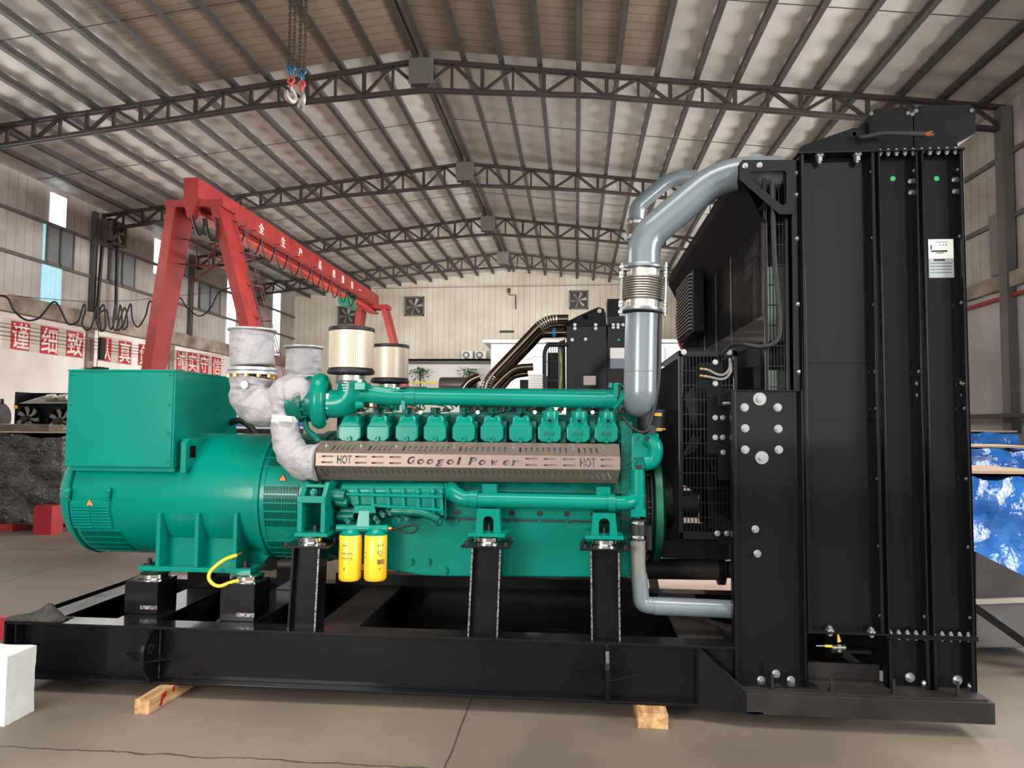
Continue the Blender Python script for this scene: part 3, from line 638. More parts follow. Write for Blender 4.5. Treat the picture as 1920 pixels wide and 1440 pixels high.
# maintenance brackets between the near legs
for nm, pts in (('left', [(336, 445), (370, 455), (368, 498), (402, 498)]), ('right', [(392, 460), (418, 450), (392, 478), (420, 486)])):
    q = [at(a, b, Y=22.8) for a, b in pts]; mm = M(); mm.tube([q[0], q[1], q[2], q[0] - Z_ * .9], .03, 6); mm.tube([q[2], q[3]], .03, 6); mm.tube([q[3], q[3] + Z_ * .7, q[1] + Z_ * .1], .025, 6)
    mm.tube([q[3], q[2] - Z_ * .7 - X_ * .25], .03, 6); mm.prism([q[2], q[3], q[3] + Y_ * .9, q[2] + Y_ * .9], (0, 0, .03)); mm.build('platform_bracket', LAD, t)
# festoon cable under the girder, with its rail
xr = cx1 + .35; zr = cz1 - .93; mm = M(); mm.tube([(xr, CY0 + 1.2, zr), (xr, 38.8, zr)], .03, 6)
for i in range(9): y = CY0 + 1.5 + i * 2.1; mm.tube([(cx1, y, zr + .15), (xr, y, zr + .15), (xr, y, zr)], .02, 5)
mm.build('cable_rail', LAD, t); mm = M(); n = 11; y0 = CY0 + 1.4; st = (37.6 - y0) / n
for i in range(n):
    a, b = y0 + st * i, y0 + st * (i + 1); mm.tube([(xr, a + (b - a) * k / 10, zr - .08 - .75 * (1 - (2 * k / 10 - 1) ** 2)) for k in range(11)], .03, 6)
mm.build('festoon_cable', RUBBER, t)
mm = M(); mm.tube([(cx1 + .02, CY0 + .6, cz1 - .8), (cx1 + .02, CY1 - .6, cz1 - .8)], .035, 8); mm.build('side_pipe', RED, t)
mm = M()
for q in ([(360, 405), (372, 440), (382, 425), (381, 410)], [(386, 410), (392, 445), (402, 450), (407, 430), (404, 408)]): mm.tube(catmull([at(a, b, Y=CY0 - .05) for a, b in q], 6), .04, 6)
mm.build('loop_cable', RUBBER, t)
# hoist
c = at(638, 566, Y=38.2); c.x = cxm; t = thing('electric_hoist', c, 'green electric hoist hanging under the red crane girder', 'hoist')
mm = M(); mm.cyl(c - Y_ * .55, c + Y_ * .5, .34, 20); mm.build('drum', MOTOR, t); mm = M(); mm.cyl(c + Y_ * .5 - Z_ * .1, c + Y_ * 1.1 - Z_ * .1, .22, 16); mm.cyl(c - X_ * .1 + Z_ * .35 - Y_ * .5, c + X_ * .1 + Z_ * .35 - Y_ * .9, .14, 12); mm.build('motor', MOTOR, t)
mm = M(); mm.box(c.x - .35, c.x + .35, c.y - .6, c.y + .6, c.z + .3, c.z + .42)
for a in (-1, 1):
    for b in (-.45, .45): mm.box(c.x + a * .3 - .02, c.x + a * .3 + .02, c.y + b - .1, c.y + b + .1, c.z + .3, cz1 - 1.0); mm.cyl((c.x + a * .18, c.y + b, cz1 - 1.03), (c.x + a * .32, c.y + b, cz1 - 1.03), .09, 12)
mm.build('trolley', RUBBER, t); mm = M(); mm.tube([c - Z_ * .3, c - Z_ * .75], .03, 6); mm.ball(c - Z_ * .8, .1); mm.build('hook_block', RUBBER, t)

# ---- overhead cable hung in loops by the left wall
FX = -18.6
def fp(l, s=4.364, oy=540): return [at(a / s, oy + b / s, X=FX) for a, b in l]
loops = fp([(-40, 60), (60, 80), (120, 190), (215, 262), (310, 250), (370, 190), (440, 112), (490, 165), (560, 295), (640, 270), (668, 190), (690, 132), (700, 180), (672, 290), (712, 345), (755, 300), (790, 150), (800, 300), (830, 350), (815, 200), (850, 140), (865, 300), (830, 352), (790, 250), (870, 180), (905, 340), (940, 250), (945, 130), (925, 300), (955, 340), (985, 140), (1000, 300), (960, 340), (1020, 160), (1045, 300), (1005, 330), (1068, 130), (1085, 260), (1130, 318), (1190, 230), (1230, 105), (1290, 220), (1350, 270), (1420, 190), (1470, 80), (1530, 160), (1630, 230), (1720, 170), (1790, 40), (1890, -5)])
mm = M(); mm.tube(catmull(loops, 5), .035, 6); tag(mm.build('hanging_cable', RUBBER), 'black power cable hanging in loops from a wire along the left wall', 'cable')
mm = M(); mm.tube([at(0, 553, X=FX), at(160, 566, X=FX), at(255, 563, X=FX), at(425, 545, X=FX)], .012, 5); tag(mm.build('carrier_wire', TRUSS), 'thin wire carrying the looped cable by the left wall', 'wire')
for i in range(4):
    mm = M(); q = [(-5, 604 + 8 * i), (160, 632 + 7 * i), (300, 655 + 5 * i), (420, 668 + 6 * i)]; mm.tube([at(a, b, X=XL + .5) for a, b in q], .012, 5)
    tag(mm.build('slack_wire', TRUSS), 'thin wire strung across the slogan posters, %s from the top' % ORD[i], 'wire', 'wires before the posters')
mm = M(); a = at(184, 633, X=XL + .5); mm.box(a.x, a.x + .15, a.y, a.y + .25, a.z - .9, a.z); mm.tube([a - Z_ * .9, a - Z_ * 2.2], .015, 5); mm.tube([a, a + Z_ * 1.6], .012, 5); mm.box(a.x - .1, a.x + .25, a.y - .15, a.y + .4, a.z - 1.35, a.z - 1.2)
tag(mm.build('hanging_insulator', RUBBER), 'dark insulator hanging at the left edge of the middle posters', 'insulator')

# ---- chain slings with hooks
for i, (pa, pb, yy, nm) in enumerate((((548, -30), (546, 130), 12.0, 'left'), ((569, -30), (566, 137), 11.6, 'right'))):
    bx = at(pb[0], pb[1], Y=yy); t = thing('chain_sling', bx, 'steel chain sling with blue shackle and hook, the %s of the two' % nm, 'chain sling', 'chain slings')
    L = roofz(bx.x) - .3 - bx.z
    for dx in (-.045, .045):
        mm = M(); n = int(L / .062)
        for k in range(n):
            z = bx.z + .08 + k * .062; u = (X_ if k % 2 else Y_); u = (u + (Y_ if k % 2 else X_) * .35).normalized()
            ring = [V((bx.x + dx, bx.y, z)) + u * (.024 * cos(a)) + Z_ * (.043 * sin(a)) for a in [2 * pi * q / 8 for q in range(9)]]; mm.tube(ring, .0095, 5)
        mm.build('chain', CHAIN, t)
    mm = M(); mm.tube(arc(bx + Z_ * .02, .06, 0, 2 * pi, 14, X_, Z_), .02, 8); mm.tube(arc(bx - Z_ * .07, .06, 0, 2 * pi, 14, Y_, Z_), .022, 8); mm.bar(bx - X_ * .08 + Z_ * .05, bx + X_ * .08 + Z_ * .05, .03); mm.build('shackle', HOOKB, t)
    h = bx - Z_ * .2; mm = M(); mm.tube(arc(h, .055, 0, 2 * pi, 12, X_, Z_), .022, 8); mm.cyl(h - Z_ * .05, h - Z_ * .13, .035, 10, .03); mm.build('hook_eye', HOOKR, t)
    h = h - Z_ * .27; mm = M(); mm.tube([h + Z_ * .15] + arc(h, .105, radians(75), radians(-200), 18, V((.35, .94, 0)) if i == 0 else V((.62, -.78, 0)), Z_), [.03] + [.03 + .022 * sin(pi * k / 18) for k in range(19)], 10); mm.build('hook', HOOKG, t)

# ================================================================ THE GENERATOR SET
YB, YF, YW = 4.715, 4.79, 4.87            # base front, rail flange edge, rail web
ZS, ZB, ZBT = .484, .095, .225            # rail top, rail underside, radiator base top
YC, ZC, RA = 5.6, 1.326, .484             # shaft line and alternator radius
YREAR = 6.41
def ax(px, py, Y): return at(px, py, Y=Y).x
def az(px, py, Y): return at(px, py, Y=Y).z

# ---------------- skid
SX0, SX1 = ax(8, 1170, YF), 2.45
sk = thing('steel_skid', (-.8, YC, ZB), 'long black welded steel skid carrying the green generator set', 'skid')
def ibeam(x0, x1, yf, wid=.17, name='side_rail'):
    mm = M(); mm.box(x0, x1, yf, yf + wid, ZS - .018, ZS); mm.box(x0, x1, yf, yf + wid, ZB, ZB + .018); mm.box(x0, x1, yf + wid * .45, yf + wid * .45 + .014, ZB + .018, ZS - .018)
    return mm.build(name, BLACK, sk, smooth=0, bevel=.002)
ibeam(SX0, ax(1384, 1214, YF), YF); ibeam(SX0, SX1, YREAR - .17); mm = M(); mm.box(ax(640, 1100, YREAR), ax(1185, 1100, YREAR), YREAR - .16, YREAR - .01, ZS, ZS + .09); mm.build('rear_shade_strip', BLACKM, sk, smooth=0)  # black strip added on the rear rail, standing in for shaded floor
for pxx, pyy in ((72, 1163), (252, 1163), (440, 1167), (628, 1177), (1325, 1212)):
    x = at(pxx, pyy, Z=ZS).x; mm = M(); w = .15 if pxx > 100 else .1
    mm.box(x - w, x + w, YF + .17, YREAR - .17, ZS - .016, ZS); mm.box(x - .01, x + .01, YF + .1, YREAR - .1, ZB + .05, ZS - .016); mm.box(x - w, x + w, YF + .17, YREAR - .17, ZB + .03, ZB + .046)
    mm.build('cross_beam', DUSTY if pxx > 500 else BLACK, sk, smooth=0)
mm = M(); mm.bar((ax(1277, 1154, 5.5), 5.6, ZS - .04), (1.25, 5.05, ZS - .04), .06, .1); mm.build('diagonal_brace', DUSTY, sk, smooth=0)
mm = M(); mm.box(SX0, SX0 + .016, YF, YREAR, ZB, ZS); mm.box(SX0 + .08, SX0 + .092, YF, YF + .08, ZB + .018, ZS - .018); mm.build('end_plate', BLACK, sk, smooth=0)
mm = M(); x = ax(31, 1200, YF + .076); mm.box(x - .004, x + .004, YF + .068, YF + .078, ZB + .02, ZS - .02); mm.build('weld_seam', WELD, sk, smooth=0)
# lifting eyes on the rail
def pad_eye(px, py, left):
    x = ax(px, py, YW); e = []
    z0, z1 = ZB + .012, ZS - .01
    pr = [(YW, z1), (YW - .07, z1), (YW - .13, z1 - .03), (YW - .18, z1 - .09), (YW - .19, z1 - .13), (YW - .19, z1 - .23), (YW - .17, z1 - .27), (YW - .09, z0), (YW, z0)]
    mm = M(); mm.yz(pr, x - .014, x + .014); o = mm.build('lifting_eye', BLACK, sk, smooth=0, bevel=.003)
    mm = M(); mm.lathe((x - .016, YW - .11, z1 - .13), X_, [(.032, 0), (.032, .032), (.022, .032), (.022, 0)], 18); mm.build('eye_ring', DUSTY, o)
    for s in (-1, 1):
        mm = M(); mm.xy([(x + s * .014, YW), (x + s * .014, YW - .17), (x + s * .24, YW)], ZB + .17, ZB + .18); mm.build('gusset', BLACK, o, smooth=0)
    mm = M(); mm.box(x + .012, x + .018, YW - .008, YW, z0, z1); mm.build('weld_seam', WELD, o, smooth=0)
pad_eye(296, 1225, True); pad_eye(1137, 1260, False)
mm = M(); xk = ax(1305, 1262, YW); mm.box(xk - .008, xk + .008, YF + .01, YW, ZB + .02, ZS - .02); mm.build('web_stiffener', BLACK, sk, smooth=0)
# engine pedestals
def mount_puck(mm, x, y, z, r=.085, h=.05): mm.lathe((x, y, z), Z_, [(r * 1.12, 0), (r * 1.12, h * .2), (r, h * .3), (r, h * .8), (r * .85, h), (r * .2, h)], 28)
PED = []
for (tl, tr, ty_), (bl, br, by) in (((548, 600, 1026), (538, 592, 1181)), ((884, 940, 1026), (876, 934, 1191)), ((1106, 1162, 1031), (1108, 1164, 1199))):
    yf = 4.84; zt = az((tl + tr) / 2, ty_, yf); x0t, x1t, x0b, x1b = ax(tl, ty_, yf), ax(tr, ty_, yf), ax(bl, by, yf), ax(br, by, yf)
    o = M(); yb = yf + .16
    for a, b, s in ((x0t, x0b, 1), (x1t, x1b, -1)): o.hexa([(b, yf, ZS), (b + s * .014, yf, ZS), (b + s * .014, yb, ZS), (b, yb, ZS), (a, yf, zt), (a + s * .014, yf, zt), (a + s * .014, yb, zt), (a, yb, zt)])
    p = o.build('pedestal', BLACK, sk, smooth=0)
    o = M(); o.hexa([(x0b, yf + .05, ZS), (x1b, yf + .05, ZS), (x1b, yf + .064, ZS), (x0b, yf + .064, ZS), (x0t, yf + .05, zt), (x1t, yf + .05, zt), (x1t, yf + .064, zt), (x0t, yf + .064, zt)]); o.build('web_plate', BLACKM, p, smooth=0)
    o = M()
    for a, b, s in ((x0t, x0b, 1), (x1t, x1b, -1)):
        if tl < 600 and s > 0: continue
        o.bar((b + s * .007, yf - .002, ZS), (a + s * .007, yf - .002, zt - .01), .011, .006)
    o.build('bare_weld_edge', WELD, p, smooth=0)
    xm = (x0t + x1t) / 2; o = M(); o.box(xm - .165, xm + .165, yf - .05, yf + .23, zt, zt + .016); pl = o.build('top_plate', BLACK, p, smooth=0, bevel=.003)
    for sx in (-.135, .135):
        for sy in (-.02, .2): o = M(); o.bolt((xm + sx, yf + sy, zt + .016), Z_, .014, .014); o.build('plate_bolt', RUBBER, p, smooth=0)
    o = M(); mount_puck(o, xm, yf + .09, zt + .016); o.build('rubber_mount', CHROME, p); PED.append((xm, yf + .09, zt + .066))
# alternator blocks
ABL = []
for (l, r, tp, bt, yy) in ((232, 294, 1090, 1152, 5.09), (411, 476, 1094, 1166, 4.98)):
    for y in (yy, 5.95):
        x0, x1 = ax(l, bt, yy), ax(r, bt, yy); zt = az(l, tp, yy) ; o = M(); o.box(x0, x1, y, y + .26, ZS, zt); b = o.build('support_block', BLACK, sk, smooth=0, bevel=.004)
        xm = (x0 + x1) / 2 + .03; o = M(); mount_puck(o, xm, y + .12, zt, .105, .055); o.build('rubber_mount', CHROME, b); ABL.append((xm, y + .12, zt + .055))
        if y < 5.5: o = M(); o.box(xm - .03, xm + .1, y - .004, y, ZS + .035, ZS + .062); o.build('bare_weld_patch', WELD, b, smooth=0)
# front cross base under the radiator
BX0, BX1 = ax(1400, 1301, YB), ax(1866, 1318, YB)
mm = M(); mm.box(BX0, BX1, YB, YB + .3, ZB, ZBT); rb = mm.build('radiator_base', DUSTY, sk, smooth=0, bevel=.004)
mm = M(); mm.box(ax(1387, 1288, 4.84), BX1 - .03, YB + .02, YB + .28, ZBT, ZBT + .012); mm.build('base_plate', DUSTY, rb, smooth=0)
mm = M(); x1 = BX0; mm.xy([(ax(1308, 1212, YW), YW), (x1, YB), (x1 + .1, YB), (x1 + .1, YB + .3), (ax(1308, 1212, YW), YW + .12)], ZB, ZB + .015)
mm.add([(ax(1310, 1212, YF), YF, ZS - .01), (ax(1310, 1320, YF), YF, ZB), (x1, YB, ZB), (x1, YB, ZBT), (ax(1310, 1212, YF) + .012, YF + .02, ZS - .01), (ax(1310, 1320, YF) + .012, YF + .02, ZB), (x1 + .012, YB + .02, ZB), (x1 + .012, YB + .02, ZBT)], [(0, 1, 2, 3), (7, 6, 5, 4), (0, 3, 7, 4), (1, 5, 6, 2)])
mm.build('corner_gusset', BLACK, sk, smooth=0)
mm = M(); mm.box(BX0 + .05, BX1 - .05, YREAR - .2, YREAR, ZB, ZBT); mm.build('rear_radiator_base', BLACK, sk, smooth=0)
for px in (1448, 1559, 1676, 1796):
    x = ax(px, 1296, 4.78); mm = M(); mm.cyl((x, 4.78, ZBT + .01), (x, 4.78, ZBT + .1), .0095, 10); mm.hexnut((x, 4.78, ZBT + .012), Z_, .019, .022); mm.cyl((x, 4.78, ZBT + .01), (x, 4.78, ZBT + .016), .028, 16); mm.build('anchor_stud', RUBBER, sk)

# ---------------- alternator
al = thing('alternator', (-3.0, YC, ZS + .4), 'large green alternator with a square terminal box on its back', 'alternator')
O = V((0, YC, ZC)); xg = lambda px, py=930: ax(px, py, YC - RA)
X0, X1, X2, X3, X4, X5 = xg(97), xg(120), xg(133), xg(246), xg(487), xg(575)
mm = M(); mm.lathe(O, X_, [(.0, X0), (.30, X0), (.42, X0 + .02), (.448, X1 - .03), (.462, X1), (.462, X2 - .01), (.478, X2), (RA, X2 + .015), (RA, X4 - .05)], 96); mm.build('barrel', GREEN, al)
mm = M(); mm.lathe(O, X_, [(RA + .004, X1 + .01), (RA + .006, X1 + .035), (RA - .01, X1 + .04)], 96); mm.build('end_bell_flange', GREEN, al)
mm = M(); mm.lathe(O, X_, [(RA, X4 - .05), (RA + .028, X4 - .045), (RA + .03, X4 - .005), (RA + .012, X4), (RA + .012, X4 + .03), (RA + .006, X4 + .035), (RA + .008, X5), (RA + .03, X5), (RA + .03, X5 + .05), (RA - .03, X5 + .06), (RA - .06, X5 + .22)], 96); mm.build('adapter_housing', GREEN, al)
def onbar(x, th, r=RA): return V((x, YC - r * cos(th), ZC + r * sin(th)))
def th_of(px, py, r=RA):
    best = None
    for k in range(-100, 100):
        t = k / 100 * 1.5; p = onbar(0, t, r); q = at(px, py, Y=p.y); e = abs(q.z - p.z)
        if best is None or e < best[0]: best = (e, t, q.x)
    return best[1], best[2]
def grille(name, l, r, pt, pb, rows, cols, r0=RA, parent=al, backing=VOID, pxm=None):
    (t1, xl), (t0, _) = th_of(l, pt, r0), th_of(l, pb, r0); xr_ = th_of(r, pt, r0)[1]; n = 10
    mm = M(); A = [t0 + (t1 - t0) * i / n for i in range(n + 1)]
    vs = [onbar(x, a, r0 + .003) for a in A for x in (xl, xr_)]; mm.add(vs, [(2 * i, 2 * i + 1, 2 * i + 3, 2 * i + 2) for i in range(n)]); g = mm.build(name, backing, parent)
    mm = M()
    for i in range(rows + 1):
        a = t0 + (t1 - t0) * i / rows; d = .005 / r0
        mm.hexa([onbar(xl, a - d, r0 + .001), onbar(xr_, a - d, r0 + .001), onbar(xr_, a - d, r0 + .012), onbar(xl, a - d, r0 + .012), onbar(xl, a + d, r0 + .001), onbar(xr_, a + d, r0 + .001), onbar(xr_, a + d, r0 + .012), onbar(xl, a + d, r0 + .012)])
    for j in range(cols + 1):
        x = xl + (xr_ - xl) * j / cols; w = (xr_ - xl) / cols * .2
        for i in range(n):
            p = [onbar(x - w, A[i], r0), onbar(x + w, A[i], r0), onbar(x - w, A[i + 1], r0), onbar(x + w, A[i + 1], r0)]; q = lambda v: v + (v - V((v.x, YC, ZC))).normalized() * .010
            mm.hexa([p[0], p[1], q(p[1]), q(p[0]), p[2], p[3], q(p[3]), q(p[2])])
    mm.build('grille_bars', GREEN, g, smooth=0); return g, xl, xr_, t0, t1
RB_ = RA + .008
gr = M()
grille('vent_grille', 152, 226, 992, 1028, 4, 22)
grille('vent_grille', 497, 560, 911, 987, 5, 22, RB_)
grille('vent_grille', 505, 566, 845, 876, 2, 20, RB_)
grille('vent_grille', 500, 562, 1012, 1040, 3, 24, RB_)
# louvre cover with latches
(t1, xl), (t0, xr_) = th_of(132, 930), th_of(212, 990); mm = M(); n = 8
for a, b, c, d in ((xl, xr_ + .01, t0, t1 - .06),):
    A = [c + (d - c) * i / n for i in range(n + 1)]; vs = [onbar(x, q, RA + .006) for q in A for x in (a, b)]; mm.add(vs, [(2 * i, 2 * i + 1, 2 * i + 3, 2 * i + 2) for i in range(n)])
lc = mm.build('louvre_cover', GREEN, al); mm = M()
for c0, c1, r0_, r1_ in ((135, 170, 949, 986), (172, 207, 949, 986)):
    xa_, xb2 = th_of(c0, 965)[1], th_of(c1, 965)[1]
    for i in range(8):
        th = th_of(c0, r0_ + (r1_ - r0_) * i / 7)[0]; mm.tube([onbar(xa_, th, RA + .008), onbar(xa_ + .012, th, RA + .014), onbar(xb2 - .012, th, RA + .014), onbar(xb2, th, RA + .008)], .0065, 8)
mm.build('louvre_ribs', GREEN, lc)
for px in (131, 206):
    t_, x = th_of(px, 928); mm = M(); p = onbar(x, t_, RA + .012); mm.tube([onbar(x, t_ + .09, RA + .006), onbar(x, t_ + .05, RA + .025), onbar(x, t_ - .03, RA + .02), onbar(x, t_ - .09, RA + .008)], [.016, .02, .014, .012], 8); mm.ball(onbar(x, t_ + .07, RA + .02), .02); mm.ball(onbar(x, t_ - .02, RA + .03), .012); mm.build('latch', GREEN, al)
def warn(px, py, r0, size):
    t_, x = th_of(px, py, r0); c = onbar(x, t_, r0 + .004); n = (c - V((x, YC, ZC))).normalized(); v = (Z_ - n * n.z).normalized(); u = v.cross(n)
    mm = M(); mm.prism([c - u * size - v * size * .8, c + u * size - v * size * .8, c + v * size], n * .002); g = mm.build('warning_sticker', ORANGE, al, smooth=0)
    tri = [c + n * .0022 - u * size - v * size * .8, c + n * .0022 + u * size - v * size * .8, c + n * .0022 + v * size]; mm = M()
    for a, b in zip(tri, tri[1:] + tri[:1]): mm.bar(a, b, size * .13, .001)
    mm.prism([c + n * .0025 - u * size * .08 + v * size * .45, c + n * .0025 + u * size * .08 + v * size * .45, c + n * .0025 + u * size * .04 - v * size * .25, c + n * .0025 - u * size * .04 - v * size * .25], n * .001); mm.box(*[w for i in range(3) for w in ((c + n * .003 - v * size * .5)[i] - size * .08, (c + n * .003 - v * size * .5)[i] + size * .08)])
    mm.build('sticker_marks', INK, g, smooth=0)
warn(169, 942, RA, .028); warn(531, 897, RB_, .028)
# terminal box
YX = YC - RA - .04; bx0, bx1, bz0, bz1, by1 = ax(131, 700, YX), ax(330, 700, YX), az(230, 876, YX), az(230, 694, YX), 6.06
mm = M(); mm.box(bx0, bx1, YX, by1, bz0, bz1); tb = mm.build('terminal_box', GREEN, al, smooth=0, bevel=.006)
mm = M(); mm.box(bx0 + .02, bx1 - .005, YX + .03, by1 - .03, ZC + .2, bz0); mm.build('box_plinth', GREEN, tb, smooth=0)
mm = M(); mm.box(bx0 - .008, bx1 + .004, YX - .012, by1 + .01, bz1 - .012, bz1 + .004); mm.build('box_lid', GREEN, tb, smooth=0, bevel=.003)
mm = M(); mm.box(bx0 - .004, bx1 - .014, YX - .008, YX, bz0 + .004, bz1 - .014); fp_ = mm.build('front_cover', GREEN, tb, smooth=0, bevel=.002)
mm = M()
for fx in (.03, .955):
    for fz in (.07, .36, .65, .955): mm.ball((bx0 + (bx1 - bx0) * fx, YX - .01, bz0 + (bz1 - bz0) * fz), .013, 10, (1, .6, 1))
mm.build('cover_screws', GREEN, fp_)
mm = M(); mm.tube(catmull([at(432, 793, X=bx1) , at(432, 793, X=bx1) + V((.1, 0, .02)), at(432, 793, X=bx1) + V((.22, 0, -.08)), at(432, 793, X=bx1) + V((.26, -.02, -.25))], 6), .028, 10); mm.build('power_cable', RUBBER, al)
# lifting lug beside the box
lx = ax(347, 850, YX + .05); mm = M()
mm.prism([(lx - .02, YX + .02, az(345, 888, YX + .02)), (lx - .02, YX + .02, az(345, 830, YX + .02)), (lx - .02, YX + .05, az(345, 822, YX + .05)), (lx - .02, YX + .36, az(345, 822, YX + .05)), (lx - .02, YX + .3, ZC + .35)], X_ * .045)
lg = mm.build('lifting_lug', GREEN, al, smooth=0, bevel=.006)
mm = M(); z = az(357, 838, YX + .12); mm.box(lx + .022, lx + .028, YX + .07, YX + .15, z - .08, z + .01); mm.build('lug_hole', VOID, lg, smooth=0)
# foot with gussets
fz = az(360, 1064, 5.1); fx0, fx1 = ax(259, 1070, 5.1), ax(470, 1074, 5.1); mm = M()
for y0, y1 in ((5.1, 5.38), (5.82, 6.1)): mm = M(); mm.box(fx0, fx1, y0, y1, fz - .035, fz); mm.build('foot_plate', GREEN, al, smooth=0, bevel=.004)
for y, s in ((5.1, 1), (6.1, -1)):
    for px in (296, 368, 440):
        x = ax(px, 1010, 5.1); pr = [(y, fz)] + [(y, az(px, 963, 5.1)), (y + s * .03, az(px, 960, 5.1))]
        for k in range(9):
            th = .0 - k / 8 * 1.05; pr.append((YC - s * (RA - .01) * cos(th), ZC + (RA - .01) * sin(th)))
        pr = [pr[0], pr[1], pr[2]] + [q for q in pr[3:] if q[1] < pr[2][1] - .01] + [(YC - s * .2, fz)]
        mm = M(); mm.yz(pr, x - .016, x + .016); mm.build('gusset', GREEN, al, smooth=0, bevel=.004)
    mm = M(); mm.box(fx0 + .1, fx1 - .12, YC - s * .38, YC - s * .36, fz, ZC - .2); mm.build('foot_web', GREEN, al, smooth=0)
mm = M(); mm.xz([(fx1 - .19, fz), (fx1 - .01, fz), (xg(487), ZC - .42), (fx1 - .19, ZC - .3)], 5.34, 5.37); mm.build('foot_web', GREEN, al, smooth=0)
mm = M()
for px in (279, 460):
    x = ax(px, 1058, 5.16); mm.bolt((x, 5.17, fz), Z_, .02, .03, 2.0)
mm.build('foot_bolts', RUBBER, al)
o = M(); q = [at(444, 1041, Y=5.08), at(420, 1050, Y=5.03), at(395, 1071, Y=5.0), at(393, 1088, Y=4.98), at(410, 1099, Y=4.98), at(440, 1090, Y=5.0), at(468, 1089, Y=5.04)]
o.tube(catmull(q, 8), .0125, 8); gw = tag(o.build('earthing_wire', YWIRE), 'yellow earthing wire looping from the alternator foot to its mount', 'wire')
o = M(); o.tube([q[0], q[0] + V((.02, .03, .01))], .009, 8); o.tube([q[-1], q[-1] + V((.03, .02, -.003))], .01, 8); o.build('cable_lug', BRASS, gw)

# ---------------- engine
en = thing('diesel_engine', (-.7, YC, ZS + .25), 'green V type diesel engine with ten rocker covers in a row', 'engine')
YK, YH, YS, YP, YT = 5.12, 4.98, 5.16, 5.02, 5.18    # rocker covers, heat shield, sump side, lower pipe, turbo
ex = lambda px, py, Y: ax(px, py, Y)
# core: crankcase, sump, flywheel housing
cr = M(); cr.yz([(YS + .03, .95), (YS + .03, 1.35), (YS - .02, 1.42), (YK + .18, 1.75), (5.42, 1.85), (5.78, 1.85), (6.02, 1.75), (6.05, 1.35), (6.03, .95)], ex(612, 930, YS), ex(1190, 930, YS)); cr.build('crankcase', GREEND, en, smooth=0, bevel=.01)
sx0, sx1 = ex(725, 1040, YS), ex(1200, 1040, YS)
zs = lambda px, py: az(px, py, YS)
mm = M(); mm.xz([(ex(640, 960, YS), zs(640, 970)), (ex(640, 1045, YS), zs(640, 1050)), (ex(728, 1069, YS), zs(728, 1069)), (ex(790, 1079, YS), zs(790, 1079)), (ex(830, 1081, YS), zs(830, 1081)), (ex(1185, 1083, YS), zs(1185, 1083)), (ex(1200, 1075, YS), zs(1200, 1075)), (ex(1200, 968, YS), zs(1200, 968))], YS, 6.04)
op = mm.build('oil_pan', GREEN, en, smooth=0, bevel=.012)
mm = M(); mm.box(ex(838, 975, YS), ex(1196, 975, YS), YS - .012, YS + .02, zs(1000, 978), zs(1000, 974)); mm.build('pan_gasket', INK, op, smooth=0)
mm = M()
for px, py, r in ((770, 1053, .024), (802, 1053, .024), (833, 1070, .03)): mm.bolt(at(px, py, Y=YS), -Y_, r, .022, 1.15)
mm.build('pan_plugs', GREEN, op)
mm = M()
for px in (858, 960, 1012, 1063, 1120, 1160): mm.bolt(at(px, 978 + (px - 1000) * .012, Y=YS - .01), -Y_, .009, .01, 1.2)
mm.build('pan_bolts', GREEN, op)
mm = M(); mm.box(ex(838, 950, YS), ex(1196, 950, YS), YS - .006, YS + .03, zs(1000, 972), zs(1000, 930)); sd = mm.build('crankcase_side', GREEN, en, smooth=0, bevel=.004)
for px in (858, 960, 1012, 1063, 1112, 1157):
    mm = M(); mm.lathe(at(px, 962 + (px - 960) * .015, Y=YS - .006), -Y_, [(.02, 0), (.02, .008), (.013, .008), (.013, .002)], 20); mm.build('core_plug', RUBBER, sd)
mm = M(); mm.lathe(V((0, YC, ZC)), X_, [(.50, ex(577, 950, 5.1)), (.50, ex(600, 950, 5.1)), (.47, ex(601, 950, 5.1)), (.46, ex(624, 950, 5.1)), (.40, ex(635, 950, 5.1))], 64); mm.build('flywheel_housing', GREEND, en)
mm = M(); mm.box(ex(600, 870, YS), ex(1156, 870, YS), YH + .03, YH + .12, az(900, 879, YH), az(900, 851, YH)); mm.box(ex(600, 870, YS), ex(1156, 870, YS), YH + .12, YK + .2, az(900, 900, YH), az(900, 835, YH)); mm.build('exhaust_manifold', CLOTH, en, smooth=0)
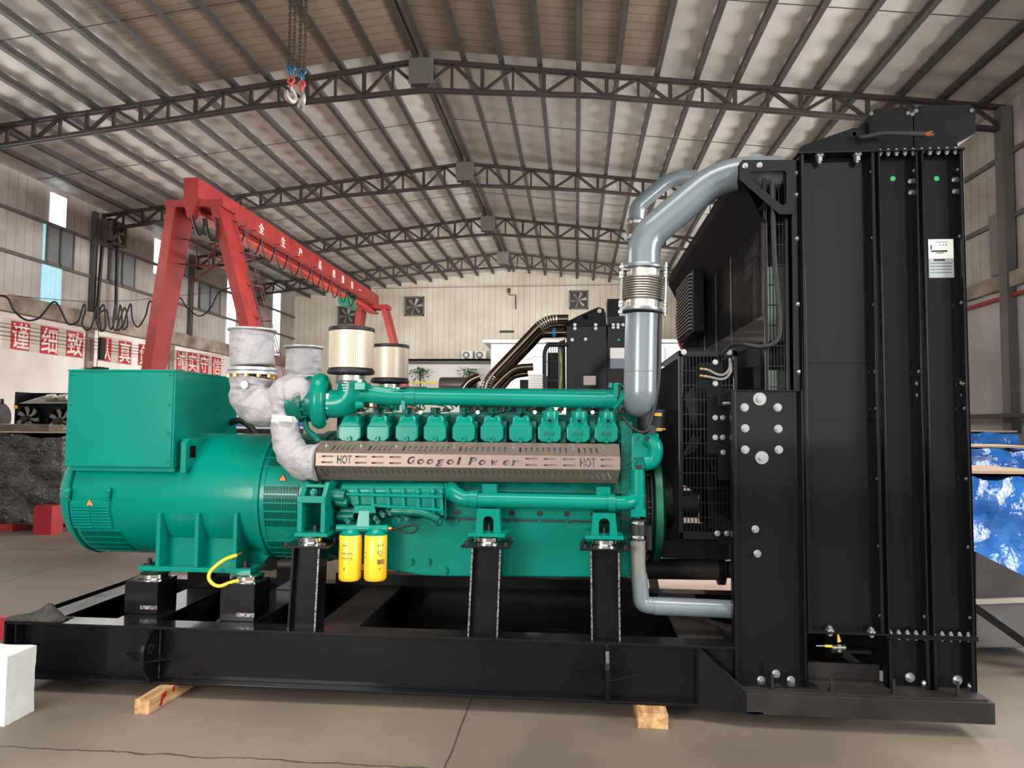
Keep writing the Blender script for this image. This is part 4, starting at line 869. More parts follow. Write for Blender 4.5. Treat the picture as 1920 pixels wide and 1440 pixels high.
# rocker covers
def PW(px, py, Y): return at(px, py, Y=Y)
RCX = [656, 709, 763, 816, 870, 923, 977, 1031, 1085, 1138]
def rocker(px, zoff, cap):
    s = zoff; y0 = YK; x = ex(px - 1, 800, y0); kx = y0 / FPX * 1.005
    zb, zm, zt = az(px, 829 + zoff, y0), az(px, 800 + zoff, y0), az(px, 779 + zoff, y0 + .045)
    w0, w1, w2 = 21.5 * kx, 20.5 * kx, 15 * kx; r_ = .012
    mm = M(); zc_ = zb + .018
    lower = [(-w0 + .03, zb), (w0 - .03, zb), (w0, zc_ + .008), (w1 + .004, zm), (-w1 - .004, zm), (-w0, zc_ + .008)]
    vs = [(x + a, y0, z) for a, z in lower] + [(x + a + .012, y0 + .3, z + .06) for a, z in lower]
    mm.add(vs, [(0, 1, 2, 3, 4, 5), (11, 10, 9, 8, 7, 6)] + [(i, (i + 1) % 6, 6 + (i + 1) % 6, 6 + i) for i in range(6)])
    up = [(-w1, zm, y0 + .002), (w1, zm, y0 + .002), (w2 + .006, zm + (zt - zm) * .35, y0 + .012), (w2, zt - .012, y0 + .035), (w2 - .02, zt, y0 + .045), (w2 * .35, zt, y0 + .045), (w2 * .25, zt - .016, y0 + .04), (-w2 * .25, zt - .016, y0 + .04), (-w2 * .35, zt, y0 + .045), (-w2 + .02, zt, y0 + .045), (-w2, zt - .012, y0 + .035), (-w2 - .006, zm + (zt - zm) * .35, y0 + .012)]
    n = len(up); mm.add([(x + a, y, z) for a, z, y in up] + [(x + a + .01, y + .22, z + .02) for a, z, y in up], [tuple(range(n)), tuple(range(n, 2 * n))[::-1]] + [(i, (i + 1) % n, n + (i + 1) % n, n + i) for i in range(n)])
    c = mm.build('rocker_cover', GREEN, en, smooth=0, bevel=.008, seg=3)
    mm = M(); mm.cyl((x, y0 - .012, zb + .012), (x, y0 + .02, zb + .012), .017, 14); mm.lathe((x, y0 - .01, zb + .022), -Y_, [(.018, 0), (.018, .012), (.01, .012), (.01, 0)], 14); mm.build('cover_hook', GREEN, c)
    if cap:
        o = PW(px + 1, 788 + zoff, y0 + .06); d = V((0, -.12, 1)).normalized(); mm = M(); k_ = y0 / FPX
        mm.lathe(o - d * .045, d, [(18 * k_, 0), (18 * k_, .03), (15.6 * k_, .035), (15.6 * k_, .10), (14.6 * k_, .115), (.012, .115)], 36); mm.cyl(o + d * .07, o + d * .085, .022, 6); mm.cyl(o + d * .085, o + d * .105, .007, 8)
        q = o + d * .012; mm.cyl(q - Y_ * .05, q - Y_ * .1 - Z_ * .012, .018, 16); b = mm.build('breather', GREEN, c)
        mm = M(); mm.lathe(q - Y_ * .1 - Z_ * .012, -Y_, [(.0001, .001), (.012, .0015)], 12); mm.build('breather_port', VOID, b)
        mm = M(); z = az(px, 813 + zoff, y0); u = (w0 * .45); mm.box(x - u, x + u, y0 - .003, y0, z - .014, z + .014); e = mm.build('cast_plate', GREEND, c, smooth=0)
        mm = M()
        for i in range(5): mm.bar((x - u * .75 + i * u * .36, y0 - .004, z - .008), (x - u * .6 + i * u * .36, y0 - .004, z + .008), .004, .003)
        mm.build('raised_letters', GREEN, e, smooth=0)
    return c
for i, px in enumerate(RCX): rocker(px, (px - 656) * .004 - 1.2, i >= 7)
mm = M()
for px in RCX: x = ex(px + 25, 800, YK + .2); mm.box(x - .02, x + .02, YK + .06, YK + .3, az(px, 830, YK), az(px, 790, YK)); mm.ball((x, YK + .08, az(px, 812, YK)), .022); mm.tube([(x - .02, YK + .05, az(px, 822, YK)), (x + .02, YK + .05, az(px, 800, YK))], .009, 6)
mm.box(ex(630, 800, YK + .2), ex(1180, 800, YK + .2), YK + .22, YK + .4, 1.6, az(900, 778, YK + .2)); mm.build('cylinder_heads', GREEND, en, smooth=0)  # darker casting green also stands in for shade between the covers
# fuel rail and injector pipes behind the covers
mm = M(); yr = YK + .24; mm.tube([PW(690, 778, yr), PW(1165, 782, yr)], .016, 8)
for px in RCX: mm.box(ex(px - 8, 775, yr), ex(px + 8, 775, yr), yr - .02, yr + .04, az(px, 776, yr), az(px, 764, yr)); mm.cyl(PW(px, 776, yr - .05), PW(px, 764, yr - .05), .012, 10)
fr = mm.build('fuel_rail', GREEND, en)
for i, px in enumerate(RCX[:-1]):
    mm = M(); y = YK + .12; q = [PW(px + 6, 772, y), PW(px + 22, 771, y), PW(px + 34, 766, y - .02), PW(px + 30, 760, y), PW(px + 45, 757, y + .04), PW(px + 75, 763, y + .08)] if i < 6 else [PW(px + 4, 772, y), PW(px + 20, 774, y), PW(px + 26, 764, y - .02), PW(px + 50, 754, y), PW(px + 80, 758, y + .04), PW(px + 110, 762, y + .08)]
    mm.tube(catmull(q, 6), .0055, 6); mm.tube([PW(px + 14, 786, y - .04), PW(px + 26, 774, y - .04), PW(px + 46, 774, y - .04)], .004, 5); mm.build('injector_pipe', GREEN, en)
    mm = M(); mm.cyl(PW(px + 20, 772, y - .02), PW(px + 20, 764, y - .02), .016, 10); mm.box(ex(px + 14, 770, y), ex(px + 26, 770, y), y - .01, y + .05, az(px, 772, y), az(px, 766, y)); mm.build('sensor_plug', RUBBER, en)
    if i % 2 == 0 or i > 5: mm = M(); q = PW(px + 26 if i else px - 40, 773, y - .03); mm.cyl(q, q - Y_ * .014, .015, 14); mm.build('white_cap', WHITE, en)
mm = M(); a, b = PW(684, 752, YK + .05), PW(712, 766, YK + .1); mm.box(a.x, b.x, YK + .03, YK + .1, b.z + .005, a.z); sr = mm.build('sensor_box', RUBBER, en, smooth=0, bevel=.004)
mm = M(); mm.box(ex(691, 760, YK), ex(697, 760, YK), YK + .026, YK + .03, az(690, 762, YK), az(690, 755, YK)); mm.build('yellow_label', YELLOW, sr, smooth=0)

# heat shield: three folded sheets with real slots and cut-out lettering
def slot(cx, cy, w, h, n=5, lean=0):
    r = min(w, h) / 2; pts = []
    for sx, sy, a0 in ((1, 1, 0), (-1, 1, pi / 2), (-1, -1, pi), (1, -1, 3 * pi / 2)):
        for k in range(n): a = a0 + pi / 2 * k / (n - 1); pts.append((sx * (w / 2 - r) + r * cos(a), sy * (h / 2 - r) + r * sin(a)))
    return [(cx + x + lean * y, cy + y) for x, y in pts]
HS = thing('tmp', (0, 0, 0), None, None)
A0, A1 = PW(592.5, 849, YH), PW(1163, 856, YH); B0, B1 = PW(592, 873, YH - .01), PW(1163, 881, YH - .01); T0, T1 = PW(600, 826.5, YH + .13), PW(1161, 831.5, YH + .13); L0, L1 = PW(598, 899, YH + .1), PW(1157, 906, YH + .1)
bpy.data.objects.remove(HS)
def sheet(a0, a1, c0, c1, holes, name, parent, mt=STEEL):
    """quad sheet a0-a1 (lower edge) to c0-c1 (upper edge); holes in (pixel-like) units 0..1000 by 0..1"""
    a0, a1, c0, c1 = V(a0), V(a1), V(c0), V(c1); u = (a1 - a0); L = u.length; u.normalize(); h = (c0 - a0) - u * (c0 - a0).dot(u); H = h.length; v = h.normalized()
    cont = [[(0, 0), (L, 0), ((c1 - a0).dot(u), H), ((c0 - a0).dot(u), H)]] + holes(L, H); mm = M(); mm.add(*place(fill2d(cont, .0025), a0, u, v)); return mm.build(name, mt, parent, smooth=0)
ux = lambda px: (px - 592) / (1163 - 592)
def holes_mid(L, H):
    r = []
    for px in (614, 679, 711, 745, 1001, 1035, 1070, 1139):
        for f in (.74, .27): r.append(slot(L * ux(px), H * f, L * ux(592 + 23), H * .13))
    for px, wd in ((647, 28), (1104.5, 29)):
        c = outline('HOT', H * .98, H * .032); xs = [p[0] for q in c for p in q]; ys = [p[1] for q in c for p in q]; mx_, my_ = (min(xs) + max(xs)) / 2, (min(ys) + max(ys)) / 2; sc = L * ux(592 + wd) / (max(xs) - min(xs)); sy_ = H * .68 / (max(ys) - min(ys))
        for q in c: r.append([(L * ux(px) + (x - mx_) * sc, H * .5 + (y - my_) * sy_) for x, y in q])
    # spaced bold italic letters
    for ch, px, sz in (('G', 775, 1), ('o', 794, .8), ('o', 812, .8), ('g', 831, .8), ('o', 850, .8), ('l', 866, 1), ('P', 892, 1), ('o', 910, .8), ('w', 932, .8), ('e', 955, .8), ('r', 972, .8)):
        c = outline(ch, H * .78, H * .03); xs = [p[0] for q in c for p in q]; ys = [p[1] for q in c for p in q]; mx_ = (min(xs) + max(xs)) / 2
        c = sorted(c, key=lambda q: -(max(p[0] for p in q) - min(p[0] for p in q)))
        wf = (L * ux(592 + 13.5)) / max(max(xs) - min(xs), H * .3) if ch != 'l' else 1.5
        for k, q in enumerate(c):
            if k and ch in 'eogP': # keep counters, shrunk so that the strokes read bold
                pass
            r.append([(L * ux(px) + (x - mx_) * wf + .28 * (y - H * .28), H * .24 + y) for x, y in q])
    return r
def holes_top(L, H):
    r = []
    for l, n, r_ in ((621, 5, 660), (692, 5, 732), (758, 9, 842), (866, 9, 950), (979, 9, 1064), (1088, 4, 1121)):
        for i in range(n): px = l + (r_ - l) * i / (n - 1); r.append(slot(L * ux(px), H * .42, L * ux(592 + 3.4), H * .42, lean=.22 * (1 - 2 * ux(px) * .9)))
    return r
def holes_low(L, H):
    return [slot(L * ux(607 + i * 10.6), H * .52, L * ux(592 + 2.8), H * .55, lean=-.35) for i in range(52)]
hs = sheet(B0, B1, A0, A1, holes_mid, 'heat_shield', en); sheet(A0, A1, T0, T1, holes_top, 'upper_flap', hs); sheet(L0, L1, B0, B1, holes_low, 'lower_flap', hs)
for px in (608, 676, 744, 855, 966, 1077, 1133):
    f = ux(px); c = (A0.lerp(A1, f)).lerp(T0.lerp(T1, f), .62); nn = (A1 - A0).cross(T0 - A0).normalized(); nn = nn if nn.y < 0 else -nn; mm = M(); mm.bolt(c, nn, .011, .012, 1.5); mm.build('screw', ZINC, hs)
# charge air pipe along the top
y = YT; mm = M(); mm.cyl(PW(778, 745, y), PW(1138, 751, y), 14.3 * y / FPX, 32); ca = mm.build('charge_air_pipe', GREEN, en)
mm = M(); mm.cyl(PW(762, 745, y), PW(780, 745, y), 16 * y / FPX, 32); mm.build('pipe_collar', GREEN, ca); mm = M(); mm.cyl(PW(1136, 750, y), PW(1156, 751, y), 16 * y / FPX, 32); mm.build('pipe_collar', GREEN, ca)
mm = M(); mm.tube([PW(670, 738, y), PW(700, 741, y), PW(740, 745, y), PW(768, 745, y)], [.078, .07, .06, 14 * y / FPX], 28); mm.build('tapered_duct', GREEN, ca)
mm = M(); mm.xz([(ex(655, 722, y), az(655, 722, y)), (ex(690, 722, y), az(690, 722, y)), (ex(775, 733, y), az(775, 733, y)), (ex(655, 740, y), az(655, 745, y))], y - .05, y + .05); mm.build('duct_web', GREEN, ca, smooth=0, bevel=.01)
mm = M(); mm.box(ex(755, 760, y), ex(762, 760, y), y - .05, y + .02, az(758, 768, y), az(758, 745, y)); mm.build('pipe_bracket', GREEN, ca); mm = M(); mm.box(ex(1150, 735, y), ex(1158, 735, y), y - .06, y + .03, az(1150, 745, y), az(1150, 722, y)); mm.tube(catmull([PW(1140, 724, y), PW(1160, 720, y), PW(1172, 728, y)], 5), .008, 6); mm.cyl(PW(1146, 727, y), PW(1146, 718, y), .02, 12); mm.tube(catmull([PW(1152, 765, y - .03), PW(1166, 748, y - .05), PW(1168, 735, y)], 5), .02, 8); mm.build('pipe_bracket', GREEN, ca)
# turbocharger
tc_ = PW(600, 754, YT); d = V((1, -.02, 0)).normalized(); kx = YT / FPX
mm = M(); pts, rr = [], []
for k in range(33):
    a = radians(-150 + 330 * k / 32); R_ = 38 * kx; pts.append(tc_ + Y_ * (-R_ * .62 * cos(a)) * 1.0 + Z_ * (R_ * sin(a)) + X_ * (.012 * cos(a))); rr.append((12 + 8.5 * k / 32) * kx)
mm.tube(pts, rr, 22); tu = mm.build('turbocharger', GREEN, en)
mm = M(); mm.cyl(tc_ - X_ * .1, tc_ + X_ * .05, 34 * kx, 40); mm.build('compressor_back', GREEND, tu)
mm = M(); mm.lathe(tc_ - X_ * .12, X_, [(.14, -.1), (.155, -.09), (.155, -.05), (.15, -.04), (.15, .02)], 36)
for k in range(14): a = 2 * pi * k / 14; mm.bolt(tc_ - X_ * .1 + (Y_ * cos(a) + Z_ * sin(a)) * .14, X_, .01, .02)
mm.build('centre_housing', GREEND, tu)
mm = M(); mm.lathe(PW(606, 756, YT), X_, [(23 * kx, 0), (23 * kx, .06), (26 * kx, .062), (26 * kx, .075), (22 * kx, .08), (22 * kx, .1)], 36); mm.build('inlet_flange', GREEN, tu)
mm = M(); b0 = PW(611, 738, YT - .1); mm.box(b0.x, b0.x + .018, YT - 24 * kx - .006, YT - 20 * kx, az(612, 766, YT - .1), b0.z); mm.build('white_tag', WHITE, tu, smooth=0)
mm = M(); el = [PW(619, 757, YT), PW(632, 757, YT), PW(647, 753, YT), PW(657, 742, YT), PW(661, 728, YT), PW(661, 716, YT)]; mm.tube(catmull(el, 5), [27 * kx] * 12 + [27.5 * kx] * 14, 32); ie = mm.build('intake_elbow', GREEN, en)
mm = M(); mm.box(ex(667, 725, YT - .1), ex(688, 725, YT - .1), YT - .14, YT, az(667, 732, YT - .1), az(667, 717, YT - .1)); mm.build('elbow_boss', GREEN, ie, smooth=0, bevel=.006)
mm = M(); mm.cyl(PW(668, 760, YT - .1), PW(681, 759, YT - .1), .03, 14, .024); mm.build('sensor_boss', GREEN, ie)
mm = M(); q = PW(648, 722, YT - 27.5 * kx); 
for i, (s, dz) in enumerate(((.055, 0), (.04, -.02), (.03, -.04))):
    for j in range(int(s / .012)): mm.box(q.x - s / 2 + j * .012, q.x - s / 2 + j * .012 + .008, YT - 27.5 * kx - .004, YT - 27.5 * kx + .03, q.z + dz - .004, q.z + dz + .004)
mm.build('stencilled_marks', WHITE, ie, smooth=0)
mm = M(); mm.tube(catmull([PW(576, 722, YT - .05), PW(573, 712, YT - .05), PW(582, 707, YT - .05), PW(590, 714, YT - .05)], 5), .012, 8); mm.tube(catmull([PW(572, 790, YT - .06), PW(576, 806, YT - .06), PW(590, 818, YT - .06), PW(598, 828, YT - .06)], 5), .022, 8); mm.tube([PW(573, 720, YT - .05), PW(572, 800, YT - .05)], .012, 8); mm.build('oil_pipe', GREEND, tu)
# air filters
def air_filter(px, pt, pb, w, Y, neck):
    k_ = Y / FPX; b = PW(px, pb, Y); h = az(px, pt, Y) - b.z; r = w / 2 * k_
    mm = M(); mm.lathe(b + Z_ * .035, Z_, [(r * .965, 0), (r * .965, h - .06)], 64, uv=True); f = mm.build('air_filter', PERF, en)
    mm = M(); mm.lathe(b + Z_ * (h - .03), Z_, [(.0001, .012), (r * .9, .012), (r * .97, .024), (r, .02), (r, 0), (r * .96, -.006)], 64); mm.build('top_cap', RUBBER, f)
    mm = M(); mm.lathe(b, Z_, [(r * .6, -.012), (r * .98, -.006), (r * 1.02, .0), (r * 1.02, .018), (r * .96, .03)], 64); mm.build('bottom_cap', RUBBER, f)
    mm = M(); mm.lathe(b - Z_ * .075, Z_, [(r * neck, 0), (r * neck, .056)], 48); mm.build('neck_band', ALU, f)
    mm = M(); mm.lathe(b - Z_ * .07, Z_, [(r * neck + .003, 0), (r * neck + .006, .006), (r * neck + .003, .012)], 48); mm.box(b.x + r * neck * .75, b.x + r * neck * .75 + .03, Y - r * neck * .8, Y - r * neck * .7, b.z - .075, b.z - .05); mm.build('hose_clamp', ZINC, f)
air_filter(658, 614, 700, 88, YT, .62); air_filter(731, 646, 717, 72, YT + 1.05, .62)
y2 = YT + 1.05; mm = M(); mm.cyl(PW(700, 738, y2), PW(1150, 742, y2), 12 * y2 / FPX, 24); mm.lathe(PW(726, 748, y2), Z_, [(.11, -.1), (.11, .1)], 24); mm.build('far_charge_air_pipe', GREEN, en)

# insulated exhaust: bellows, flange, elbows wrapped in grey cloth
def wrinkled(pts, rs, name, seed, n=40, amp=.055):
    random.seed(seed); P_ = catmull(pts, 9); m_ = len(P_); R_ = []
    for i in range(m_): t_ = i / (m_ - 1) * (len(rs) - 1); j = min(int(t_), len(rs) - 2); R_.append(rs[j] + (rs[j + 1] - rs[j]) * (t_ - j))
    mm = M(); mm.tube(P_, R_, n); ph = [random.uniform(0, 6.28) for _ in range(8)]
    for i in range(m_):
        for j in range(n):
            a = 2 * pi * j / n; q = mm.v[i * n + j]; c = P_[i]
            w = .4 * sin(2 * a + i * .55 + ph[0]) + .35 * sin(5 * a - i * .9 + ph[1]) + .35 * sin(3 * a + i * 1.35 + ph[2]) + .3 * sin(7 * a + i * .7 + ph[3]) + .3 * sin(i * 1.7 + ph[4])
            mm.v[i * n + j] = c + (q - c) * (1 + amp * w)
    return mm.build(name, CLOTH, en, smooth=60, sub=1)
YE = 5.16; ke = YE / FPX
wrinkled([PW(474, 688, YE), PW(472, 640, YE), PW(473, 621, YE)], [42 * ke, 41.5 * ke, 42 * ke], 'insulated_bellows', 3, amp=.022)
wrinkled([PW(474, 704, YE), PW(470, 727, YE), PW(474, 748, YE), PW(492, 762, YE), PW(520, 768, YE + .05)], [40 * ke, 39 * ke, 41 * ke, 40 * ke, 36 * ke], 'insulated_elbow', 5, amp=.055)
wrinkled([PW(580, 756, YE + .02), PW(558, 738, YE), PW(536, 744, YE), PW(532, 772, YE), PW(537, 790, YE)], [30 * ke, 37 * ke, 35 * ke, 31 * ke, 27 * ke], 'insulated_turbine_cover', 9, amp=.065)
wrinkled([PW(534, 784, YE - .03), PW(536, 812, YE - .04), PW(544, 842, YE - .06), PW(566, 865, YE - .08), PW(598, 868, YE - .08)], [25 * ke, 27 * ke, 29 * ke, 33 * ke, 36 * ke], 'insulated_manifold_elbow', 12, amp=.065)
mm = M(); mm.lathe(PW(535, 786, YE - .03), V((.06, 0, 1)), [(26 * ke, -.028), (26.6 * ke, -.02), (26.6 * ke, .02), (26 * ke, .026)], 36); st_ = mm.build('white_strap', WHITE, en)
mm = M(); mm.tube([PW(548, 782, YE - .14), PW(553, 800, YE - .13)], .007, 6); mm.tube([PW(522, 790, YE - .14), PW(556, 793, YE - .12)], .004, 5); mm.build('strap_buckle', CLOTH, st_)
mm = M(); a_ = PW(482, 693, YE)
for z0 in (0, -.03): mm.lathe(PW(473, 693, YE) + Z_ * z0, Z_, [(40 * ke, -.012), (46 * ke, -.012), (46.5 * ke, 0), (46 * ke, .012), (40 * ke, .012)], 56)
fg = mm.build('pipe_flange', SATIN, en)
for k in range(12):
    a = 2 * pi * k / 12 + .2; c = PW(473, 693, YE) - Z_ * .042 + (X_ * cos(a) + Y_ * sin(a)) * 43 * ke; mm = M(); mm.hexnut(c - Z_ * .02, Z_, .017, .022); mm.build('flange_nut', BRASS, fg)
mm = M(); mm.lathe(PW(473, 622, YE), Z_, [(38 * ke, 0), (44 * ke, 0), (46.5 * ke, .008), (46.5 * ke, .016), (38 * ke, .02), (38 * ke, .004)], 56); mm.build('top_flange', SATIN, en)
mm = M(); q = PW(461, 722, YE - 39 * ke); mm.cyl(q, q - Y_ * .025, .026, 18); mm.build('drain_cap', ZINC, en)
Y2 = YE + 1.05; k2 = Y2 / FPX
mm = wrinkled([PW(571, 712, Y2), PW(570, 690, Y2), PW(569, 654, Y2)], [33 * k2, 34 * k2, 33 * k2], 'insulated_bellows', 8, amp=.035)
mm = M(); mm.lathe(PW(570, 654, Y2), Z_, [(32 * k2, 0), (36 * k2, 0), (38 * k2, .01), (38 * k2, .018), (32 * k2, .022)], 48); mm.build('top_flange', SATIN, en); mm = M(); mm.lathe(PW(571, 708, Y2), Z_, [(36 * k2, -.012), (36 * k2, .012)], 48); mm.build('pipe_flange', SATIN, en)

# lower water pipe with collars, elbow, brackets
yp = YP; kp = yp / FPX; mm = M(); mm.cyl(PW(896, 937.5, yp), PW(1140, 942.5, yp), 14 * kp, 32); wp = mm.build('water_pipe', GREEN, en)
mm = M(); mm.cyl(PW(882, 936, yp), PW(896, 936.5, yp), 16.5 * kp, 32); mm.build('pipe_collar', GREEN, wp); mm = M(); mm.cyl(PW(1140, 943, yp), PW(1153, 943, yp), 16.5 * kp, 32); mm.build('pipe_collar', GREEN, wp)
mm = M(); mm.tube(catmull([PW(884, 936, yp), PW(868, 935, yp), PW(852, 926, yp + .02), PW(845, 918, yp + .08)], 6), [15 * kp] * 13 + [16.5 * kp] * 6, 26); mm.build('pipe_elbow', GREEN, wp); mm = M(); mm.tube(catmull([PW(1152, 943, yp), PW(1170, 943, yp), PW(1186, 938, yp + .04), PW(1190, 925, yp + .1)], 6), 13 * kp, 26); mm.build('pipe_elbow', GREEN, wp)
mm = M(); mm.box(ex(903, 915, yp), ex(931, 915, yp), yp + .02, yp + .2, az(917, 928, yp), az(917, 908, yp)); mm.build('pipe_bracket', GREEN, wp, smooth=0, bevel=.004); mm = M(); mm.box(ex(1118, 920, yp), ex(1145, 920, yp), yp + .02, yp + .2, az(1117, 930, yp), az(1117, 913, yp)); mm.build('pipe_bracket', GREEN, wp, smooth=0, bevel=.004)
# engine feet on the pedestals
for (xm, ym, zm), big in zip(PED, (1, 0, 0)):
    if big:
        l, r, tp, bt = ex(563, 930, 4.93), ex(618, 930, 4.93), az(590, 905, 4.93), zm
        mm = M(); mm.box(l - .01, r + .012, 4.86, 5.2, bt, bt + .028); f = mm.build('engine_foot', GREEN, en, smooth=0, bevel=.004)
        mm = M(); mm.yz([(4.88, bt + .028), (4.88, tp - .12), (5.0, tp), (5.2, tp), (5.2, bt + .028)], l, l + .035); mm.yz([(4.88, bt + .028), (4.88, tp - .1), (4.96, tp), (5.2, tp), (5.2, bt + .028)], r - .045, r - .012); mm.build('foot_cheek', GREEN, f, smooth=0, bevel=.004)
        mm = M(); z = az(590, 935, 4.9); mm.box(l, r - .02, 4.875, 4.9, z - .028, z + .02); mm.box(l + .03, r - .04, 4.95, 4.98, az(590, 914, 4.95), az(590, 908, 4.95)); mm.box(l + .03, r - .04, 5.16, 5.2, bt, tp); mm.build('foot_rib', GREEN, f, smooth=0, bevel=.003)
        mm = M(); mm.bolt(((l + r) / 2, 4.96, bt + .028), Z_, .022, .03); mm.build('foot_bolt', RUBBER, f); mm = M(); mm.cyl((l + .1, 5.155, bt + .2), (l + .1, 5.13, bt + .2), .03, 16); mm.bolt((l + .09, 4.95, tp - .07), -Y_, .02, .02); mm.build('foot_boss', GREEN, f)
    else:
        w = .088; tp = az(917 if xm < 0 else 1130, 952 if xm < 0 else 960, 5.0); bt = zm
        mm = M(); mm.box(xm - .13, xm + .125, 4.84, 5.12, bt, bt + .024); f = mm.build('engine_foot', GREEN, en, smooth=0, bevel=.004)
        za, zt_ = bt + .024, tp; n = 10; hw = .037; zo = za + .07
        arch = [(xm - hw, za)] + [(xm - hw * cos(pi * k / n), zo + hw * sin(pi * k / n)) for k in range(n + 1)] + [(xm + hw, za)]
        mm = M(); mm.add([(x, yy, z) for yy in (4.93, 4.96) for x, z in [(xm - w, za)] + arch + [(xm + w, za), (xm + w * .86, zt_), (xm - w * .86, zt_)]], [])
        q = len(arch) + 4; mm.f = [tuple(range(q)), tuple(range(q, 2 * q))[::-1]] + [(i, (i + 1) % q, q + (i + 1) % q, q + i) for i in range(q)]; mm.build('foot_cheek', GREEN, f, smooth=0)
        mm = M(); mm.box(xm - w * .86, xm - w * .7, 4.95, 5.18, za, zt_); mm.box(xm + w * .7, xm + w * .86, 4.95, 5.18, za, zt_); mm.build('foot_rib', GREEN, f, smooth=0, bevel=.003)
        mm = M(); mm.bolt((xm, 4.99, bt + .024), Z_, .018, .03); mm.build('foot_bolt', RUBBER, f)
# oil cooler casting
yo = 5.02; mm = M(); a, b = PW(640, 905, yo), PW(838, 940, yo)
mm.tube([PW(642, 921, yo + .08), PW(836, 921, yo + .08)], 16 * yo / FPX, 20); mm.xz([(ex(640, 925, yo), az(640, 925, yo)), (ex(830, 925, yo), az(830, 925, yo)), (ex(832, 965, yo), az(832, 968, yo)), (ex(760, 952, yo), az(760, 952, yo)), (ex(700, 948, yo), az(700, 948, yo)), (ex(660, 950, yo), az(660, 950, yo)), (ex(648, 940, yo), az(640, 940, yo))], yo + .02, yo + .12)
oc = mm.build('oil_cooler', GREEN, en, smooth=40, bevel=.01)
mm = M()
for px in (668, 697, 727, 755, 783, 811, 827): mm.xz([(ex(px - 2.5, 918, yo), az(px, 916, yo)), (ex(px + 2.5, 918, yo), az(px, 916, yo)), (ex(px + 5, 962, yo), az(px, 946 + (px - 668) * .12, yo)), (ex(px, 962, yo), az(px, 946 + (px - 668) * .12, yo))], yo - .012, yo + .04); mm.ball(PW(px, 923, yo), .02); mm.ball(PW(px + 2, 944 + (px - 668) * .1, yo), .015)
mm.tube([PW(650, 927, yo - .01), PW(830, 932, yo - .01)], .012, 8); mm.tube([PW(700, 948, yo - .01), PW(830, 957, yo - .01)], .011, 8); mm.build('cast_ribs', GREEN, oc)
mm = M(); mm.cyl(PW(622, 929, yo), PW(648, 931, yo), .05, 18); mm.cyl(PW(631, 940, yo), PW(652, 943, yo), .035, 14); mm.build('cooler_inlet', GREEND, oc); mm = M(); mm.tube(catmull([PW(735, 958, yo - .02), PW(770, 960, yo - .03), PW(795, 963, yo - .03), PW(822, 975, yo - .02)], 6), .028, 12); mm.cyl(PW(818, 978, yo), PW(828, 978, yo), .03, 12); mm.build('cooler_outlet', GREEND, oc); mm = M(); mm.cyl(PW(634, 968, yo + .05), PW(665, 968, yo + .05), .035, 14); mm.cyl(PW(640, 958, yo + .07), PW(668, 958, yo + .07), .04, 14)
for px, py in ((700, 968), (715, 962), (728, 958), (705, 975), (690, 972), (745, 972), (760, 970), (650, 975)): mm.ball(PW(px, py, yo + .03), .024); mm.bolt(PW(px + 4, py + 4, yo), -Y_, .014, .014)
mm.build('cooler_pipes', GREEND, oc)
mm = M(); mm.box(ex(838, 930, YS - .04), ex(842, 930, YS), yo + .02, YS, az(838, 972, yo), az(838, 906, yo)); mm.build('cooler_end', GREEN, oc, smooth=0)
# filter head with two yellow cans
yf_ = 4.98; kf = yf_ / FPX; mm = M(); mm.cyl(PW(632, 990, yf_), PW(722, 991, yf_), 6.8 * kf, 20); mm.cyl(PW(720, 991, yf_), PW(728, 991, yf_), 7.5 * kf, 20)
mm.hexa([PW(668, 988, yf_ - .02), PW(692, 988, yf_ - .02), PW(692, 988, yf_ + .04), PW(668, 988, yf_ + .04), PW(673, 958, yf_), PW(692, 958, yf_), PW(692, 958, yf_ + .06), PW(673, 958, yf_ + .06)]); mm.hexa([PW(662, 962, yf_), PW(705, 962, yf_), PW(705, 962, yf_ + .1), PW(662, 962, yf_ + .1), PW(665, 948, yf_), PW(702, 948, yf_), PW(702, 948, yf_ + .1), PW(665, 948, yf_ + .1)])
fh = mm.build('filter_head', GREEN, en, smooth=40)
for px, ink in ((656.5, 0), (704, 1)):
    r = 21.3 * kf; b, tpz = PW(px - .5, 1087, yf_), az(px, 1003, yf_); h = tpz - b.z
    mm = M(); mm.lathe(b, Z_, [(.0001, .0), (r * .86, .0), (r * .96, .008), (r, .022), (r, h), (r * .95, h + .006)], 48); f = mm.build('oil_filter', YELLOW, fh)
    mm = M(); mm.lathe((b.x, b.y, tpz), Z_, [(r * .97, 0), (r * .97, .014), (r * .8, .022), (r * .62, .05)], 40); mm.build('filter_neck', GREEN, f)
    mm = M(); dx0 = -.03 if not ink else .035
    def mark(dx, dz, w, hh):
        q = V((b.x + dx, 0, b.z + h + dz)); yy = b.y - sqrt(max(1e-6, r * r - dx * dx)); mm.box(q.x - w / 2, q.x + w / 2, yy - .0012, yy + .004, q.z - hh / 2, q.z + hh / 2)
    for dx in (-.018, -.006, .006): mark(dx0 + dx + .02, -.062, .007, .011)
    if not ink:
        for j in range(2):
            for i in range(5): mark(-.036 + i * .016, -.115 - j * .034, .007, .009); mark(-.03 + i * .016, -.125 - j * .034, .005, .006)
    else:
        for j in range(2):
            for i in range(2): mark(-.062 + i * .012, -.115 - j * .034, .006, .009)
        for a in range(10): mark(.047 + .012 * cos(a * .63), -.11 + .012 * sin(a * .63), .006, .006)
        mark(.047, -.133, .026, .004)
        for i in range(9): mark(.034 + i * .0044, -.175, .0022 + .0012 * (i % 3), .034)
    mark(dx0 + .012, -.222, .007, .015); mm.build('printed_marks', INK, f, smooth=0)
